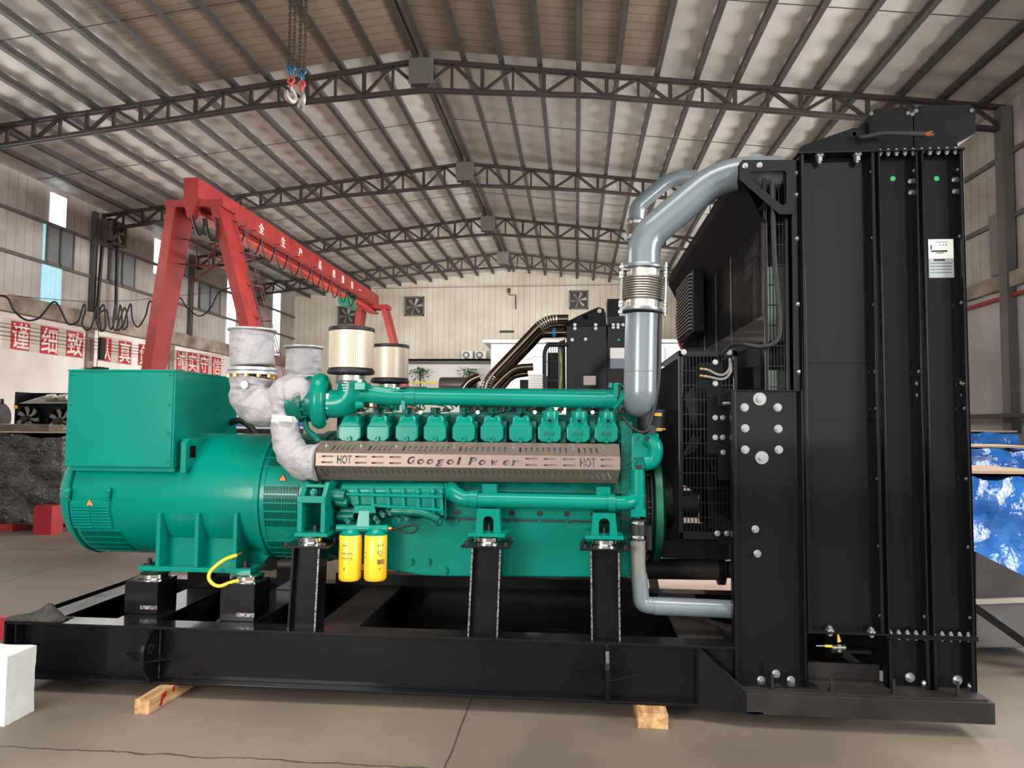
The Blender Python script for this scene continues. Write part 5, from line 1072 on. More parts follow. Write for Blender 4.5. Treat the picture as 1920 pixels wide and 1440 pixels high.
mm = M(); mm.tube(catmull([PW(730, 992, yf_), PW(745, 991, yf_), PW(762, 986, yf_), PW(778, 984, yf_), PW(783, 990, yf_), PW(775, 998, yf_), PW(760, 998, yf_), PW(748, 994, yf_)], 6), .0085, 8); mm.build('sampling_hose', RUBBER, fh)
mm = M(); mm.cyl(PW(727, 991, yf_), PW(735, 991, yf_), .014, 10); mm.build('hose_fitting', BRASS, fh)
# front gear case, damper and belt wheel
yg = 5.06; mm = M(); x0, x1 = ex(1184, 900, yg), ex(1236, 900, yg)
mm.xz([(x0, az(1184, 875, yg)), (x0, az(1184, 815, yg)), (ex(1190, 812, yg), az(1190, 812, yg)), (x1, az(1236, 812, yg)), (x1, az(1236, 862, yg)), (ex(1226, 872, yg), az(1226, 876, yg)), (ex(1208, 880, yg), az(1208, 880, yg)), (ex(1208, 960, yg), az(1208, 960, yg)), (ex(1188, 960, yg), az(1188, 960, yg)), (ex(1186, 895, yg), az(1186, 895, yg))], yg, yg + .9)
gc = mm.build('gear_case', GREEN, en, smooth=0, bevel=.012); mm = M(); zq = at(1201, 775, Y=5.1).z; xq = at(1201, 760, Y=5.1).x; mm.box(xq - .12, xq + .1, 5.9, 6.65, 1.5, zq + .06); mm.build('far_outlet', GREEND, en, smooth=0, bevel=.01)
mm = M(); mm.tube(catmull([PW(1215, 820, yg), PW(1228, 838, yg - .01), PW(1224, 862, yg), PW(1208, 868, yg)], 6), .055, 18); mm.box(ex(1187, 850, yg), ex(1215, 850, yg), yg - .02, yg, az(1190, 858, yg), az(1190, 838, yg)); mm.tube([PW(1196, 962, yg + .02), PW(1196, 880, yg + .02)], .05, 18); mm.box(ex(1182, 970, yg), ex(1210, 970, yg), yg - .03, yg + .08, az(1190, 968, yg), az(1190, 954, yg)); mm.build('water_pump', GREEN, gc)
mm = M(); mm.box(ex(1192, 884, yg), ex(1203, 884, yg), yg - .004, yg, az(1192, 886, yg), az(1192, 872, yg)); mm.build('black_nameplate', INK, gc, smooth=0)
mm = M(); mm.box(ex(1165, 900, yg + .05), ex(1186, 900, yg + .05), yg + .06, yg + .8, az(1170, 1000, yg), az(1170, 790, yg)); mm.build('front_cover', GREEND, gc, smooth=0)
mm = M()
for px, py in ((1194, 820), (1228, 818), (1190, 866), (1204, 896), (1193, 948), (1205, 930)): mm.bolt(PW(px, py, yg), -Y_, .012, .012)
mm.build('case_bolts', GREEN, gc)
mm = M(); xw = ex(1216, 940, 5.25); mm.lathe(V((0, YC, ZC - .05)), X_, [(.33, xw - .03), (.40, xw - .03), (.40, xw - .015), (.38, xw - .005), (.38, xw + .005), (.40, xw + .015), (.40, xw + .03), (.33, xw + .03)], 72); bw = mm.build('belt_wheel', RUBBER, en)
mm = M()
for k in range(60):
    a = 2 * pi * k / 60; c = V((xw, YC - .402 * cos(a), ZC - .05 + .402 * sin(a)))
    if k % 7 in (0, 1, 2): mm.bar(c - X_ * .012, c + X_ * .012, .012, .004, up=(0, -sin(a), cos(a)))
mm.build('wear_marks', PLATE, bw, smooth=0)
mm = M(); mm.lathe(V((0, YC, ZC - .05)), X_, [(.0001, xw + .03), (.36, xw + .03), (.41, xw + .05), (.41, xw + .10), (.37, xw + .12), (.0001, xw + .12)], 72); mm.build('damper_disc', mat('worn_green_disc', (20, 104, 78), .42, .2, var=.2, vscale=5), en)
mm = M(); mm.lathe(V((0, YC, ZC - .02)), X_, [(.18, xw + .12), (.18, xw + .2), (.1, xw + .2), (.1, xw + .4)], 32); mm.build('fan_hub', RUBBER, en)
mm = M(); mm.tube([PW(1214, 985, 5.1), PW(1215, 1030, 5.1)], .03, 10); mm.bolt(PW(1208, 1034, 5.08), -Y_, .014, .02); mm.bolt(PW(1210, 1012, 5.08), -Y_, .01, .02); mm.build('belt_guard', RUBBER, en)
mm = M(); mm.cyl(PW(1222, 806, 5.02), PW(1222, 806, 4.98), .032, 20); mm.tube(catmull([PW(1168, 780, 5.02), PW(1180, 798, 5.0), PW(1200, 810, 4.97), PW(1215, 808, 4.97)], 6), .01, 8); mm.tube(catmull([PW(1216, 818, 5.0), PW(1210, 826, 5.0)], 4), .012, 8); mm.build('sensor_cable', RUBBER, gc)
random.seed(7)

# ---------------- radiator
YR = 4.86
ra = thing('radiator', (1.95, 6.6, ZBT), 'tall black radiator with bolted side panels and a mesh fan guard', 'radiator')
rx = [ax(p, 289, YR) for p in (1499, 1643, 1724, 1806)]
ztop, zspl, zleg = az(1650, 285, YR), az(1690, 1191, YR), ZBT + .012
RYB = 8.72
mm = M(); mm.box(rx[0] + .02, rx[3] - .02, YR + .12, RYB, zspl + .02, ztop - .02); mm.build('core_block', BLACKM, ra, smooth=0)
def bay(x0, x1, z0, z1, name, mt=BLACK, yf=YR, dep=.085, lip=.022):
    """pressed channel: recessed web with two flanges and small return lips, open towards the front"""
    mm = M(); mm.box(x0, x1, yf + dep, yf + dep + .006, z0, z1)
    for x, s in ((x0, 1), (x1, -1)):
        mm.box(x, x + s * .012, yf, yf + dep, z0, z1); mm.box(x, x + s * lip, yf, yf + .012, z0, z1)
    return mm.build(name, mt, ra, smooth=40, bevel=.0055, seg=3)
P1 = bay(rx[0], rx[1] - .003, zspl, ztop, 'side_panel', lip=.03)
P2 = bay(rx[1] + .003, rx[2] - .003, zspl, ztop, 'side_panel'); P3 = bay(rx[2] + .003, rx[3], zspl, ztop, 'side_panel')
mm = M(); mm.box(rx[0] + .006, rx[1] - .009, YR + .076, YR + .085, az(1580, 676, YR) - .004, az(1580, 676, YR) + .004); mm.box(rx[0] + .006, rx[1] - .009, YR + .076, YR + .085, az(1580, 783, YR) - .004, az(1580, 783, YR) + .004); mm.build('panel_seam', BLACK, P1, smooth=0)
mm = M(); mm.box(rx[0] - .01, rx[3] + .01, YR - .01, RYB, ztop, ztop + .012); mm.build('top_flange', BLACK, ra, smooth=0, bevel=.002)
mm = M(); mm.box(rx[0], rx[3] + .01, YR - .008, YR + .16, zspl - .006, zspl + .006); mm.box(rx[1], rx[3] + .01, YR - .008, YR + .16, zspl - .022, zspl - .009); mm.build('lower_flange', BLACK, ra, smooth=0, bevel=.002)
for a, b in ((1, 2), (2, 3)): bay(rx[a] + .004, rx[b] - .004, zleg, zspl - .022, 'lower_leg', dep=.07, lip=.03)
mm = M(); mm.box(rx[0] - .1, rx[1], YR + .12, YR + .14, zleg, zleg + .11); mm.box(rx[0] - .1, rx[1], YR + .05, YR + .12, zleg, zleg + .01); mm.build('bottom_channel', DUSTY, ra, smooth=0)
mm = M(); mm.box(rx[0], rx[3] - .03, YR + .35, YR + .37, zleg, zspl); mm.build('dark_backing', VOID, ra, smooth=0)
mm = M(); mm.bar(at(1583, 1225, Y=YR + .25), at(1625, 1258, Y=YR + .15), .012, .05); mm.box(ax(1535, 0, 5.1), ax(1605, 0, 5.1), YR + .2, YR + .26, az(1560, 1224, YR + .2), az(1560, 1218, YR + .2)); mm.build('tie_strut', DUSTY, ra, smooth=0)
mm = M(); q = lambda x, y: at(x, y, Y=YR + .12); mm.tube([q(1530, 1211), q(1548, 1211)], .006, 8); mm.cyl(q(1560, 1214), q(1585, 1214), .016, 12); mm.cyl(q(1574, 1222), q(1574, 1208), .012, 10); vv = mm.build('drain_valve', ZINC, ra)
mm = M(); mm.cyl(q(1547, 1211), q(1562, 1212), .009, 10); mm.hexa([q(1571, 1205), q(1577, 1203), q(1577, 1203) + Y_ * .01, q(1571, 1205) + Y_ * .01, q(1570, 1189), q(1573, 1189), q(1573, 1189) + Y_ * .01, q(1570, 1189) + Y_ * .01]); mm.build('valve_handle', YWIRE, vv)
# bolts: rows along the flanges
def bolts(lst, d, r, mt=ZINC, parent=ra, h=None, washer=1.45, name='bolt'):
    for p in lst: mm = M(); mm.bolt(p, d, r, h, washer); mm.build(name, mt, parent)
yb_ = YR + .045
bolts([V((rx[1] - .009, yb_, az(1640, y, yb_))) for y in (322, 446, 571, 697, 766, 897, 1024, 1154)], -X_, .012)
bolts([V((rx[3] - .006, yb_, az(1812, y, yb_))) for y in (318, 443, 568, 720, 766, 898, 1026, 1158)], -X_, .012)
bolts([V((rx[3] + .004, yb_, az(1812, y, yb_))) for y in (318, 443, 568, 766, 898, 1026)], X_, .012)
bolts([V((rx[2] - .009, yb_, az(1725, y, yb_))) for y in (320, 697, 1156)], -X_, .012)
bolts([at(x, y, Y=YR + .085) for x, y in ((1707, 340), (1708, 361), (1789, 337), (1790, 359), (1721, 719), (1722, 741), (1804, 718), (1806, 741), (1736, 1112), (1736, 1135), (1820, 1112), (1821, 1135))], -Y_, .012)
bolts([V((rx[0] - .006, yb_, az(1500, y, yb_))) for y in (325, 366, 448, 571, 698)], -X_, .014)
for i in range(10):
    x = rx[1] + .035 + (rx[3] - rx[1] - .07) * i / 9; bolts([V((x, YR + .03, ztop + .012))], Z_, .011, name='top_bolt', h=.012); bolts([V((x, YR + .03, ztop))], -Z_, .012, name='top_bolt', h=.012)
    bolts([V((x, YR + .03, zspl + .006))], Z_, .011, name='flange_bolt', h=.012); bolts([V((x, YR + .03, zspl - .022))], -Z_, .009, name='flange_bolt', h=.01)
for px in (1536, 1607):
    x = ax(px, 285, YR + .04); bolts([V((x, YR + .04, ztop + .012))], Z_, .02, name='lug_bolt'); bolts([V((x, YR + .04, ztop))], -Z_, .022, name='lug_bolt', h=.035)
for px in (1556, 1634): x = ax(px, 1188, YR + .04); bolts([V((x, YR + .04, zspl + .006))], Z_, .02, name='lug_bolt'); bolts([V((x, YR + .04, zspl - .006))], -Z_, .018, name='lug_bolt', h=.016)
# top lug plate and header plates
def plate(pts, y, t_, name, mt=BLACKM, bev=.002): mm = M(); mm.xz([(ax(a, b, y), az(a, b, y)) for a, b in pts], y, y + t_); return mm.build(name, mt, ra, smooth=0, bevel=bev)
lp = [(1498, 286), (1500, 277), (1506, 272), (1590, 243)] + [(1604 + 18 * cos(radians(a)), 257 - 18 * sin(radians(a))) for a in range(110, 20, -20)] + [(1650, 262), (1650, 286)]
L1_ = plate(lp, YR + .02, .022, 'lifting_plate')
mm = M(); mm.lathe(at(1602, 251, Y=YR + .018), Y_, [(.022, 0), (.022, .026), (.016, .026), (.016, 0)], 20); mm.build('plate_eye', DUSTY, L1_)
yh = YR + .1
plate([(1630, 286), (1630, 217), (1640, 204), (1700, 200), (1712, 210), (1712, 286)], yh, .3, 'header_plate'); plate([(1714, 286), (1714, 208), (1722, 198), (1820, 196), (1830, 206), (1829, 250), (1796, 268), (1795, 286)], yh, .3, 'header_plate')
plate([(1600, 286), (1600, 246), (1632, 222), (1632, 286)], yh + .05, .4, 'header_wing')
mm = M()
for px, py in ((1634, 213), (1703, 212), (1711, 214), (1718, 208), (1822, 207)): mm.cyl(at(px, py, Y=yh), at(px, py, Y=yh - .012), .013, 12)
mm.build('plate_rivets', PLATE, ra)
for d_ in (0, .018):
    mm = M(); mm.tube(catmull([at(1603, 253, Y=YR + .05), at(1616, 257 + d_ * 90, Y=YR - .03), at(1650, 250 + d_ * 100, Y=YR - .04), at(1690, 249 + d_ * 150, Y=YR - .04), at(1733, 250 + d_ * 130, Y=YR - .02)], 6), .011, 8); c_ = mm.build('cut_cable', RUBBER, ra)
    mm = M(); e_ = at(1733, 250 + d_ * 130, Y=YR - .02)
    for k in range(7): mm.tube([e_, e_ + V((.035 + random.random() * .03, random.uniform(-.012, .012), random.uniform(-.014, .012)))], .004, 5)
    mm.build('copper_strands', COPPER, c_)
# stickers
for px in (1674, 1756): mm = M(); c = at(px, 335, Y=YR + .085); mm.cyl(c, c - Y_ * .002, .017, 24); mm.build('green_dot', DOT, ra)
def sticker(l, r, t_, b, y, split, parent=ra):
    mm = M(); mm.box(ax(l, t_, y), ax(r, t_, y), y - .002, y, az(l, split, y), az(l, t_, y)); s_ = mm.build('data_label', WHITE, parent, smooth=0)
    mm = M(); mm.box(ax(l, t_, y), ax(r, t_, y), y - .002, y, az(l, b, y), az(l, split, y)); mm.build('label_lower_half', mat('silver_label', (150, 160, 158), .4, .3), s_, smooth=0)
    mm = M(); x0, x1 = ax(l, t_, y), ax(r, t_, y); w = x1 - x0; z1, z0, zm_ = az(l, t_, y), az(l, b, y), az(l, split, y); h1, h0 = z1 - zm_, zm_ - z0
    ln = lambda a, b_, z, th: mm.box(x0 + w * a, x0 + w * b_, y - .0026, y - .002, z - th / 2, z + th / 2)
    for i in range(5): ln(.3 + i * .1, .34 + i * .1, z1 - h1 * .15, .008)
    for i in range(3): ln(.45 + i * .12, .5 + i * .12, z1 - h1 * .3, .007)
    ln(.08, .14, z1 - h1 * .42, .03); ln(.1, .75, z1 - h1 * .62, .012); ln(.3, .6, z1 - h1 * .72, .006)
    ln(.2, .65, zm_ - h0 * .08, .014)
    for k in range(4): ln(.06, .92, zm_ - h0 * (.25 + .16 * k), .004)
    mm.build('printed_lines', INK, s_, smooth=0)
sticker(1740, 1787, 449, 521, YR + .084, 485)
# support column in front of the radiator, with its big bolts
lx0, lx1 = ax(1371, 734, 4.85), ax(1507, 730, 4.85); lz1 = az(1440, 731, 4.85)
mm = M(); mm.box(lx0, lx1, 4.905, 4.912, zleg, lz1)
for x, s in ((lx0, 1), (lx1, -1)): mm.box(x, x + s * .008, 4.845, 4.905, zleg, lz1)
mm.box(lx0, lx0 + .028, 4.845, 4.851, zleg, lz1); mm.box(lx1 - .018, lx1, 4.845, 4.851, zleg + .02, lz1); mm.box(lx0, lx1, 4.86, 4.905, lz1 - .008, lz1); mm.box(lx0, lx1 + .05, 4.8, 4.905, zleg - .002, zleg + .008)
sc_ = mm.build('support_column', BLACK, ra, smooth=0, bevel=.0015)
for px, py, r in ((1396, 764, .022), (1458, 764, .022), (1397, 803, .022), (1459, 804, .022), (1397, 843, .022), (1460, 843, .022), (1416, 992, .02), (1420, 1038, .02), (1427, 1275, .021), (1455, 1263, .021), (1483, 1275, .021)):
    mm = M(); mm.bolt(at(px, py, Y=4.905), -Y_, r, .018, 1.25); mm.build('large_bolt', ZINC, sc_)
for px, py in ((1424, 748), (1428, 858)): mm = M(); c = at(px, py, Y=4.905); mm.cyl(c, c - Y_ * .008, .043, 28); mm.bolt(c - Y_ * .008, -Y_, .025, .02, 1.1); mm.build('washer_bolt', ZINC, sc_)
bolts([at(x, y, Y=YR + .068) for x, y in ((1706, 1270), (1737, 1283), (1795, 1275), (1823, 1287))], -Y_, .021, parent=ra, name='large_bolt', h=.018)
# fan cowl: hood, side mesh, front mesh, lower guard box
XG = ax(1436, 600, 4.93); XH = ax(1390, 300, 4.88); zh = az(1440, 300, 4.88); zgb = 1.06
mm = M(); mm.box(XH, rx[0], 4.9, RYB, zh - .008, zh); mm.add([(XH, 4.9, zh), (XH + .012, 4.9, zh), (XH + .012, RYB, zh), (XH, RYB, zh), (XH, 4.9, zh - .1), (XH + .012, 4.9, zh - .1), (XH + .012, RYB, zh - .1), (XH, RYB, zh - .1)], [(0, 1, 5, 4), (1, 2, 6, 5), (2, 3, 7, 6), (3, 0, 4, 7), (4, 5, 6, 7)])
mm.add([(XH, 4.92, zh - .1), (XG, 4.92, zh - .42), (XG, RYB, zh - .42), (XH, RYB, zh - .1)], [(0, 1, 2, 3)]); mm.add([(XH + .008, 4.92, zh - .1), (XG + .008, 4.92, zh - .42), (XG + .008, RYB, zh - .42), (XH + .008, RYB, zh - .1)], [(3, 2, 1, 0)]); mm.build('fan_hood', VOID, ra, smooth=0)
def mesh_panel(name, o, u, v, lu, lv, pu, pv, t_, mt, parent, mb=None):
    """welded mesh: thin wires along v every pu, flat bars along u every pv"""
    o, u, v = V(o), V(u), V(v); w = u.cross(v); mm = M(); n = max(1, int(lu / pu)); k = max(1, int(lv / pv))
    for i in range(n + 1): c = o + u * (lu * i / n); mm.bar(c, c + v * lv, t_, t_, up=w)
    for j in range(k + 1): c = o + v * (lv * j / k) + w * t_; mm.bar(c, c + u * lu, t_ * 1.3, t_, up=w)
    return mm.build(name, mt, parent, smooth=0)
zm0, zm1 = 1.2, zh - .42; yq = [4.97] + [1.26 * 0 + (XG * FPX / (p - 1085)) for p in (1371, 1343, 1322)] + [RYB]
for i in range(len(yq) - 1):
    a, b = yq[i], yq[i + 1]; g = mesh_panel('mesh_panel', (XG, a + .03, zm0), Y_, Z_, b - a - .06, zm1 - zm0, .035, .16, .007, BLACK, ra)
    mm = M(); mm.box(XG - .008, XG + .02, a - .02, a + .03, zm0, zm1 + .02); mm.build('mesh_post', BLACK, ra, smooth=0, bevel=.002)
mm = M(); mm.box(XG + .14, XG + .16, 5.0, RYB, 1.1, zm1 + .1); mm.build('shroud_wall', BLACK, ra, smooth=0)
mm = M(); z0 = az(1400, 640, 6.0); mm.box(XG - .006, XG, 5.0, 7.6, z0 - .12, z0 + .06); mm.build('smooth_band', BLACK, ra, smooth=0)
pm = mesh_panel('front_mesh', (XG + .012, 4.95, 1.2), X_, Z_, ax(1475, 600, 4.95) - XG - .01, zh - 1.35, .022, .135, .0055, BLACK, ra)
mm = M(); z = lambda p: az(1455, p, 5.2); mm.box(XG + .02, rx[0] - .03, 5.2, 5.21, z(640), z(500)); mm.box(XG + .02, rx[0] - .03, 5.2, 5.21, z(740), z(694)); mm.build('pale_green_panel', PALEG, ra, smooth=0)
mm = M(); mm.box(XG - .01, XG + .016, 4.93, 4.95, lz1 - .1, zh - .1); mm.box(ax(1474, 600, 4.93), ax(1480, 600, 4.93), 4.93, 4.96, 1.1, zh - .05); mm.box(ax(1487, 600, 4.9), rx[0] - .004, 4.9, 4.92, 1.1, zh); mm.build('mesh_post', BLACK, ra, smooth=0, bevel=.002)
# triangular hood bracket
yb2 = 4.87; o_ = [(1387, 308), (1387, 337), (1461, 402), (1488, 402), (1492, 300), (1392, 300)]; i_ = [(1404, 326), (1408, 322), (1470, 320), (1474, 324), (1474, 382), (1468, 386), (1402, 332)]
vf = fill2d([[(ax(a, b, yb2), az(a, b, yb2)) for a, b in o_], [(ax(a, b, yb2), az(a, b, yb2)) for a, b in i_]], .008); mm = M(); mm.add(*place(vf, (0, yb2, 0), X_, Z_, -Y_)); hb = mm.build('hood_bracket', BLACK, ra, smooth=0)
bolts([at(1397, 311, Y=yb2 - .005), at(1424, 310, Y=yb2 - .005)], -Y_, .016, parent=hb, washer=1.2)
mm = M(); c = at(1415, 293, Y=5.2); mm.box(c.x - .05, c.x + .05, 5.2, 5.22, zh, zh + .13); mm.cyl((c.x + .02, 5.2, zh + .11), (c.x + .02, 5.24, zh + .11), .06, 16); mm.build('hood_hinge', GREYP, ra, bevel=.004)
# lower guard box
gx0, gx1 = ax(1272, 700, 5.1), ax(1383, 700, 5.1); gz1, gz0 = az(1320, 657, 5.1), az(1320, 1012, 5.1)
mm = M()
for x in (gx0, gx1 - .03): mm.box(x, x + .03, 5.1, 5.13, gz0, gz1)
mm.box(gx0, gx1, 5.1, 5.13, gz1 - .045, gz1); mm.box(gx0, gx1, 5.1, 5.13, gz0, gz0 + .05); mm.box(gx0, gx1, 5.1, 6.4, gz1 - .008, gz1); mm.box(gx0, gx0 + .02, 6.37, 6.4, gz0, gz1); gb = mm.build('fan_guard', BLACK, ra, smooth=0, bevel=.003)
mesh_panel('guard_mesh', (gx0 + .03, 5.115, gz0 + .05), X_, Z_, gx1 - gx0 - .06, gz1 - gz0 - .09, .024, .10, .006, BLACK, gb)
mesh_panel('guard_mesh', (gx0 + .005, 5.13, gz0 + .05), Y_, Z_, 1.24, gz1 - gz0 - .1, .03, .12, .006, BLACK, gb)
mm = M(); pl_ = lambda l, t_, r, b, y: mm.box(ax(l, t_, y), ax(r, t_, y), y, y + .01, az(l, b, y), az(l, t_, y)); pl_(1310, 680, 1352, 728, 5.09); pl_(1325, 728, 1372, 850, 5.09); pl_(1345, 740, 1385, 900, 5.085); pl_(1345, 736, 1378, 762, 5.0); mm.build('guard_bracket', BLACKM, gb, smooth=0)
bolts([at(x, y, Y=5.08) for x, y in ((1341, 679), (1341, 719), (1341, 783), (1355, 783), (1341, 820), (1355, 820), (1356, 848))], -Y_, .013, parent=gb); bolts([at(x, y, Y=5.1) for x, y in ((1282, 660), (1367, 660), (1345, 1000), (1363, 1000))], -Y_, .014, parent=gb)
mm = M(); mm.cyl(at(1355, 757, Y=5.0), at(1371, 756, Y=5.0), .012, 10); mm.build('hinge_pin', ZINC, gb)
mm = M(); mm.tube(catmull([at(1313, 692, Y=5.06), at(1328, 694, Y=5.05), at(1345, 702, Y=5.04), at(1358, 702, Y=5.04), at(1368, 690, Y=5.04), at(1368, 672, Y=5.06)], 6), .009, 8); mm.tube(catmull([at(1313, 705, Y=5.06), at(1330, 707, Y=5.05), at(1350, 711, Y=5.04), at(1362, 708, Y=5.04), at(1370, 696, Y=5.04), at(1370, 680, Y=5.06)], 6), .009, 8); gh = mm.build('grease_hose', GREYB, gb)
mm = M()
for px, py in ((1312, 692), (1321, 693), (1312, 705), (1321, 706)): mm.cyl(at(px, py, Y=5.05), at(px + 4, py, Y=5.05), .011, 8)
mm.build('hose_fitting', BRASS, gh)
for k in range(7):
    a = 2 * pi * k / 7; d_ = V((0, cos(a), sin(a))); e_ = V((.5, -sin(a), cos(a))).normalized(); c = V((gx0 + .25, YC + .1, 1.75)); mm = M(); mm.prism([c + d_ * .12 - e_ * .05, c + d_ * .6 - e_ * .12, c + d_ * .6 + e_ * .12, c + d_ * .12 + e_ * .05], V((.01, 0, 0))); mm.build('fan_blade', BLACKM, ra, smooth=0)
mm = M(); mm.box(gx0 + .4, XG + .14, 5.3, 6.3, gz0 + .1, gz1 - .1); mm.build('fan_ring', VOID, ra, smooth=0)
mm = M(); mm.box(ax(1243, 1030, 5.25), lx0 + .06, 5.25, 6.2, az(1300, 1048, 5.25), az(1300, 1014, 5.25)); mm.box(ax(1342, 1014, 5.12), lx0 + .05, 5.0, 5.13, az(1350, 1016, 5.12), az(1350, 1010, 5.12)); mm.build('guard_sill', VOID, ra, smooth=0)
# black cable loop on the cowl, finned module
mm = M(); mm.tube(catmull([at(1447, 340, Y=4.9), at(1452, 480, Y=4.88), at(1462, 600, Y=4.87), at(1455, 640, Y=4.86), at(1425, 650, Y=4.86), at(1392, 645, Y=4.9), at(1372, 648, Y=5.02), at(1352, 665, Y=5.09)], 10), .016, 10); mm.build('loop_cable', RUBBER, ra)
mz1, mz0 = az(1300, 505, 7.0), az(1300, 622, 7.0); mx0, mx1 = ax(1299, 560, 7.0), ax(1321, 560, 7.0)
mm = M(); mm.box(mx0, mx1, 7.0, 8.0, mz0, mz1); fm = mm.build('control_module', BLACKM, ra, smooth=0, bevel=.008)
mm = M()
for i in range(16): z = mz0 + .04 + (mz1 - mz0 - .08) * i / 15; mm.box(mx0 - .03, mx0, 7.05, 7.95, z - .007, z + .007)
mm.build('cooling_fins', PLATE, fm, smooth=0)
mm = M(); mm.tube(catmull([at(1275, 560, Y=8.1), at(1270, 600, Y=8.1), at(1274, 640, Y=8.0), at(1283, 660, Y=7.6)], 6), .02, 8); mm.build('red_black_cable', REDB, ra)
# black outlet pipe under the guard
yq_ = 5.6; mm = M(); mm.cyl(at(1205, 1066, Y=yq_), at(1350, 1068, Y=yq_), 18.5 * yq_ / FPX, 28); mm.cyl(at(1350, 1068, Y=yq_), at(1400, 1068, Y=yq_), 15 * yq_ / FPX, 24); op_ = mm.build('outlet_pipe', DUSTY, ra)
mm = M(); mm.cyl(at(1345, 1068, Y=yq_), at(1350, 1068, Y=yq_), 27 * yq_ / FPX, 32); mm.cyl(at(1352, 1068, Y=yq_), at(1357, 1068, Y=yq_), 27 * yq_ / FPX, 32); mm.build('pipe_flange', BLACKM, op_)

# ---------------- grey pipes between the engine and the radiator
YG = 5.1; kg = YG / FPX
gp = thing('charge_air_hose', at(1203, 740, Y=YG), 'grey painted air pipe with steel bellows rising from the engine front, nearer of the two', 'pipe')
G = lambda x, y, d=0: at(x, y, Y=YG + d)
mm = M(); mm.tube([G(1204, 590), G(1203, 640), G(1202, 700)] + fillet([G(1202, 710), G(1201, 752), G(1200, 752, .35)], .25, 10)[1:], 31.5 * kg, 36); mm.build('lower_elbow', GREYP, gp)
mm = M(); mm.lathe(G(1202, 698), Z_, [(31.5 * kg, 0), (32.2 * kg, .002), (31.5 * kg, .006)], 36); mm.build('weld_bead', GREYB, gp)
mm = M(); mm.box(G(1164, 750).x, G(1218, 750).x, YG + .16, YG + .18, G(1200, 773, .16).z, G(1200, 726, .16).z); fl_ = mm.build('flange_plate', GREYP, gp, smooth=0, bevel=.004); mm = M()
for px, py in ((1168, 730), (1168, 770)): mm.bolt(G(px, py, .15), -Y_, .016, .016)
mm.build('flange_bolts', RUBBER, fl_)
b0, b1 = G(1204, 578), G(1207, 507); dd = (b1 - b0); L = dd.length; dd.normalize(); pr = [(31 * kg, 0), (31 * kg, .05)]
for i in range(9): z = .055 + (L - .11) * i / 9; w = (L - .11) / 9; pr += [(33 * kg, z), (37 * kg, z + w * .25), (37.5 * kg, z + w * .5), (37 * kg, z + w * .75), (33 * kg, z + w)]
pr += [(31 * kg, L - .05), (31 * kg, L)]; mm = M(); mm.lathe(b0, dd, pr, 48); bl = mm.build('bellows', STEELD, gp)
for c, nm in ((b0, -1), (b1, 1)): mm = M(); mm.lathe(c + dd * nm * .004, dd * nm, [(31 * kg, 0), (39 * kg, 0), (40 * kg, .004), (40 * kg, .02), (39 * kg, .026), (31 * kg, .026)], 48); mm.build('bellows_flange', mat('satin_flange', (150, 156, 158), .3, .7), bl)
for a in (-.97, .97, ):
    c0 = b0 + X_ * a * 41.5 * kg - Y_ * .03 - Z_ * .06; c1 = b1 + X_ * a * 41.5 * kg - Y_ * .03 + Z_ * .05; mm = M(); mm.cyl(c0, c1, .009, 10)
    for c, s in ((c0, 1), (c1, -1)):
        for o in (.02, .065, .09): mm.hexnut(c + dd * s * o, dd * s, .018, .02)
        mm.bar(c + dd * s * .05, c + dd * s * .05 - X_ * a * .06, .035, .012)
    mm.build('tie_rod', ZINC, bl)
mm = M(); mm.tube([G(1207, 506), G(1207, 480)] + fillet([G(1207, 470), G(1214, 432), G(1340, 322), G(1400, 312)], .28, 12)[0:] + [G(1420, 310)], [30 * kg] * 28 + [30 * kg], 36) if False else None
pts_ = fillet([G(1207, 506), G(1208, 447), G(1350, 327), G(1460, 324)], .30, 14); mm = M(); mm.tube(pts_, 30.5 * kg, 40); mm.build('upper_bend', GREYP, gp)
mm = M(); mm.cyl(G(1330, 372, .5), G(1330, 400, .5), .008, 8); mm.build('hanger_rod', ZINC, gp)
gp2 = dup(gp, (0, 1.06, 0), 'grey painted air pipe mostly hidden behind the nearer one')
mm = M(); mm.tube(catmull([G(1238, 590, -.05), G(1237, 640, -.06), G(1236, 700, -.06), G(1230, 750, -.05), G(1217, 800, -.04), G(1205, 815, -.03)], 6), .013, 8); tag(mm.build('vent_hose', RUBBER), 'thin black hose running down beside the nearer grey air pipe', 'hose')
mm = M(); mm.cyl(G(1222, 806, .1), G(1222, 768, .1), .1, 24, .11); wc = tag(mm.build('coolant_outlet', RUBBER), 'black hose connection below the grey air pipe with copper coloured clamps', 'hose')
mm = M(); mm.box(G(1226, 780).x, G(1240, 780).x, YG - .03, YG - .01, G(1200, 780).z, G(1200, 774).z); mm.box(G(1222, 780).x, G(1240, 780).x, YG - .03, YG - .01, G(1200, 808).z, G(1200, 802).z); mm.cyl(G(1240, 805, -.02), G(1248, 805, -.02), .008, 8); mm.build('hose_clamp', BRASS, wc)
YW2 = 5.02; kw = YW2 / FPX; Q = lambda x, y, d=0: at(x, y, Y=YW2 + d)
wr = thing('water_return_pipe', Q(1196, 1010), 'grey bent water pipe with a black hose joint running low to the radiator', 'pipe')
mm = M(); mm.tube([Q(1196, 1008), Q(1196, 1060), Q(1198, 1078)], 13.6 * kw, 28); mm.build('pipe_drop', GREYB, wr)
mm = M(); mm.tube(fillet([Q(1198, 1076), Q(1203, 1133), Q(1228, 1136)], .16, 12), 15 * kw, 28); mm.tube([Q(1226, 1136), Q(1390, 1143)], 16 * kw, 28); mm.build('pipe_run', GREYP, wr)
mm = M(); mm.cyl(Q(1196, 1012), Q(1196, 974), 15.5 * kw, 28); hj = mm.build('hose_joint', RUBBER, wr)
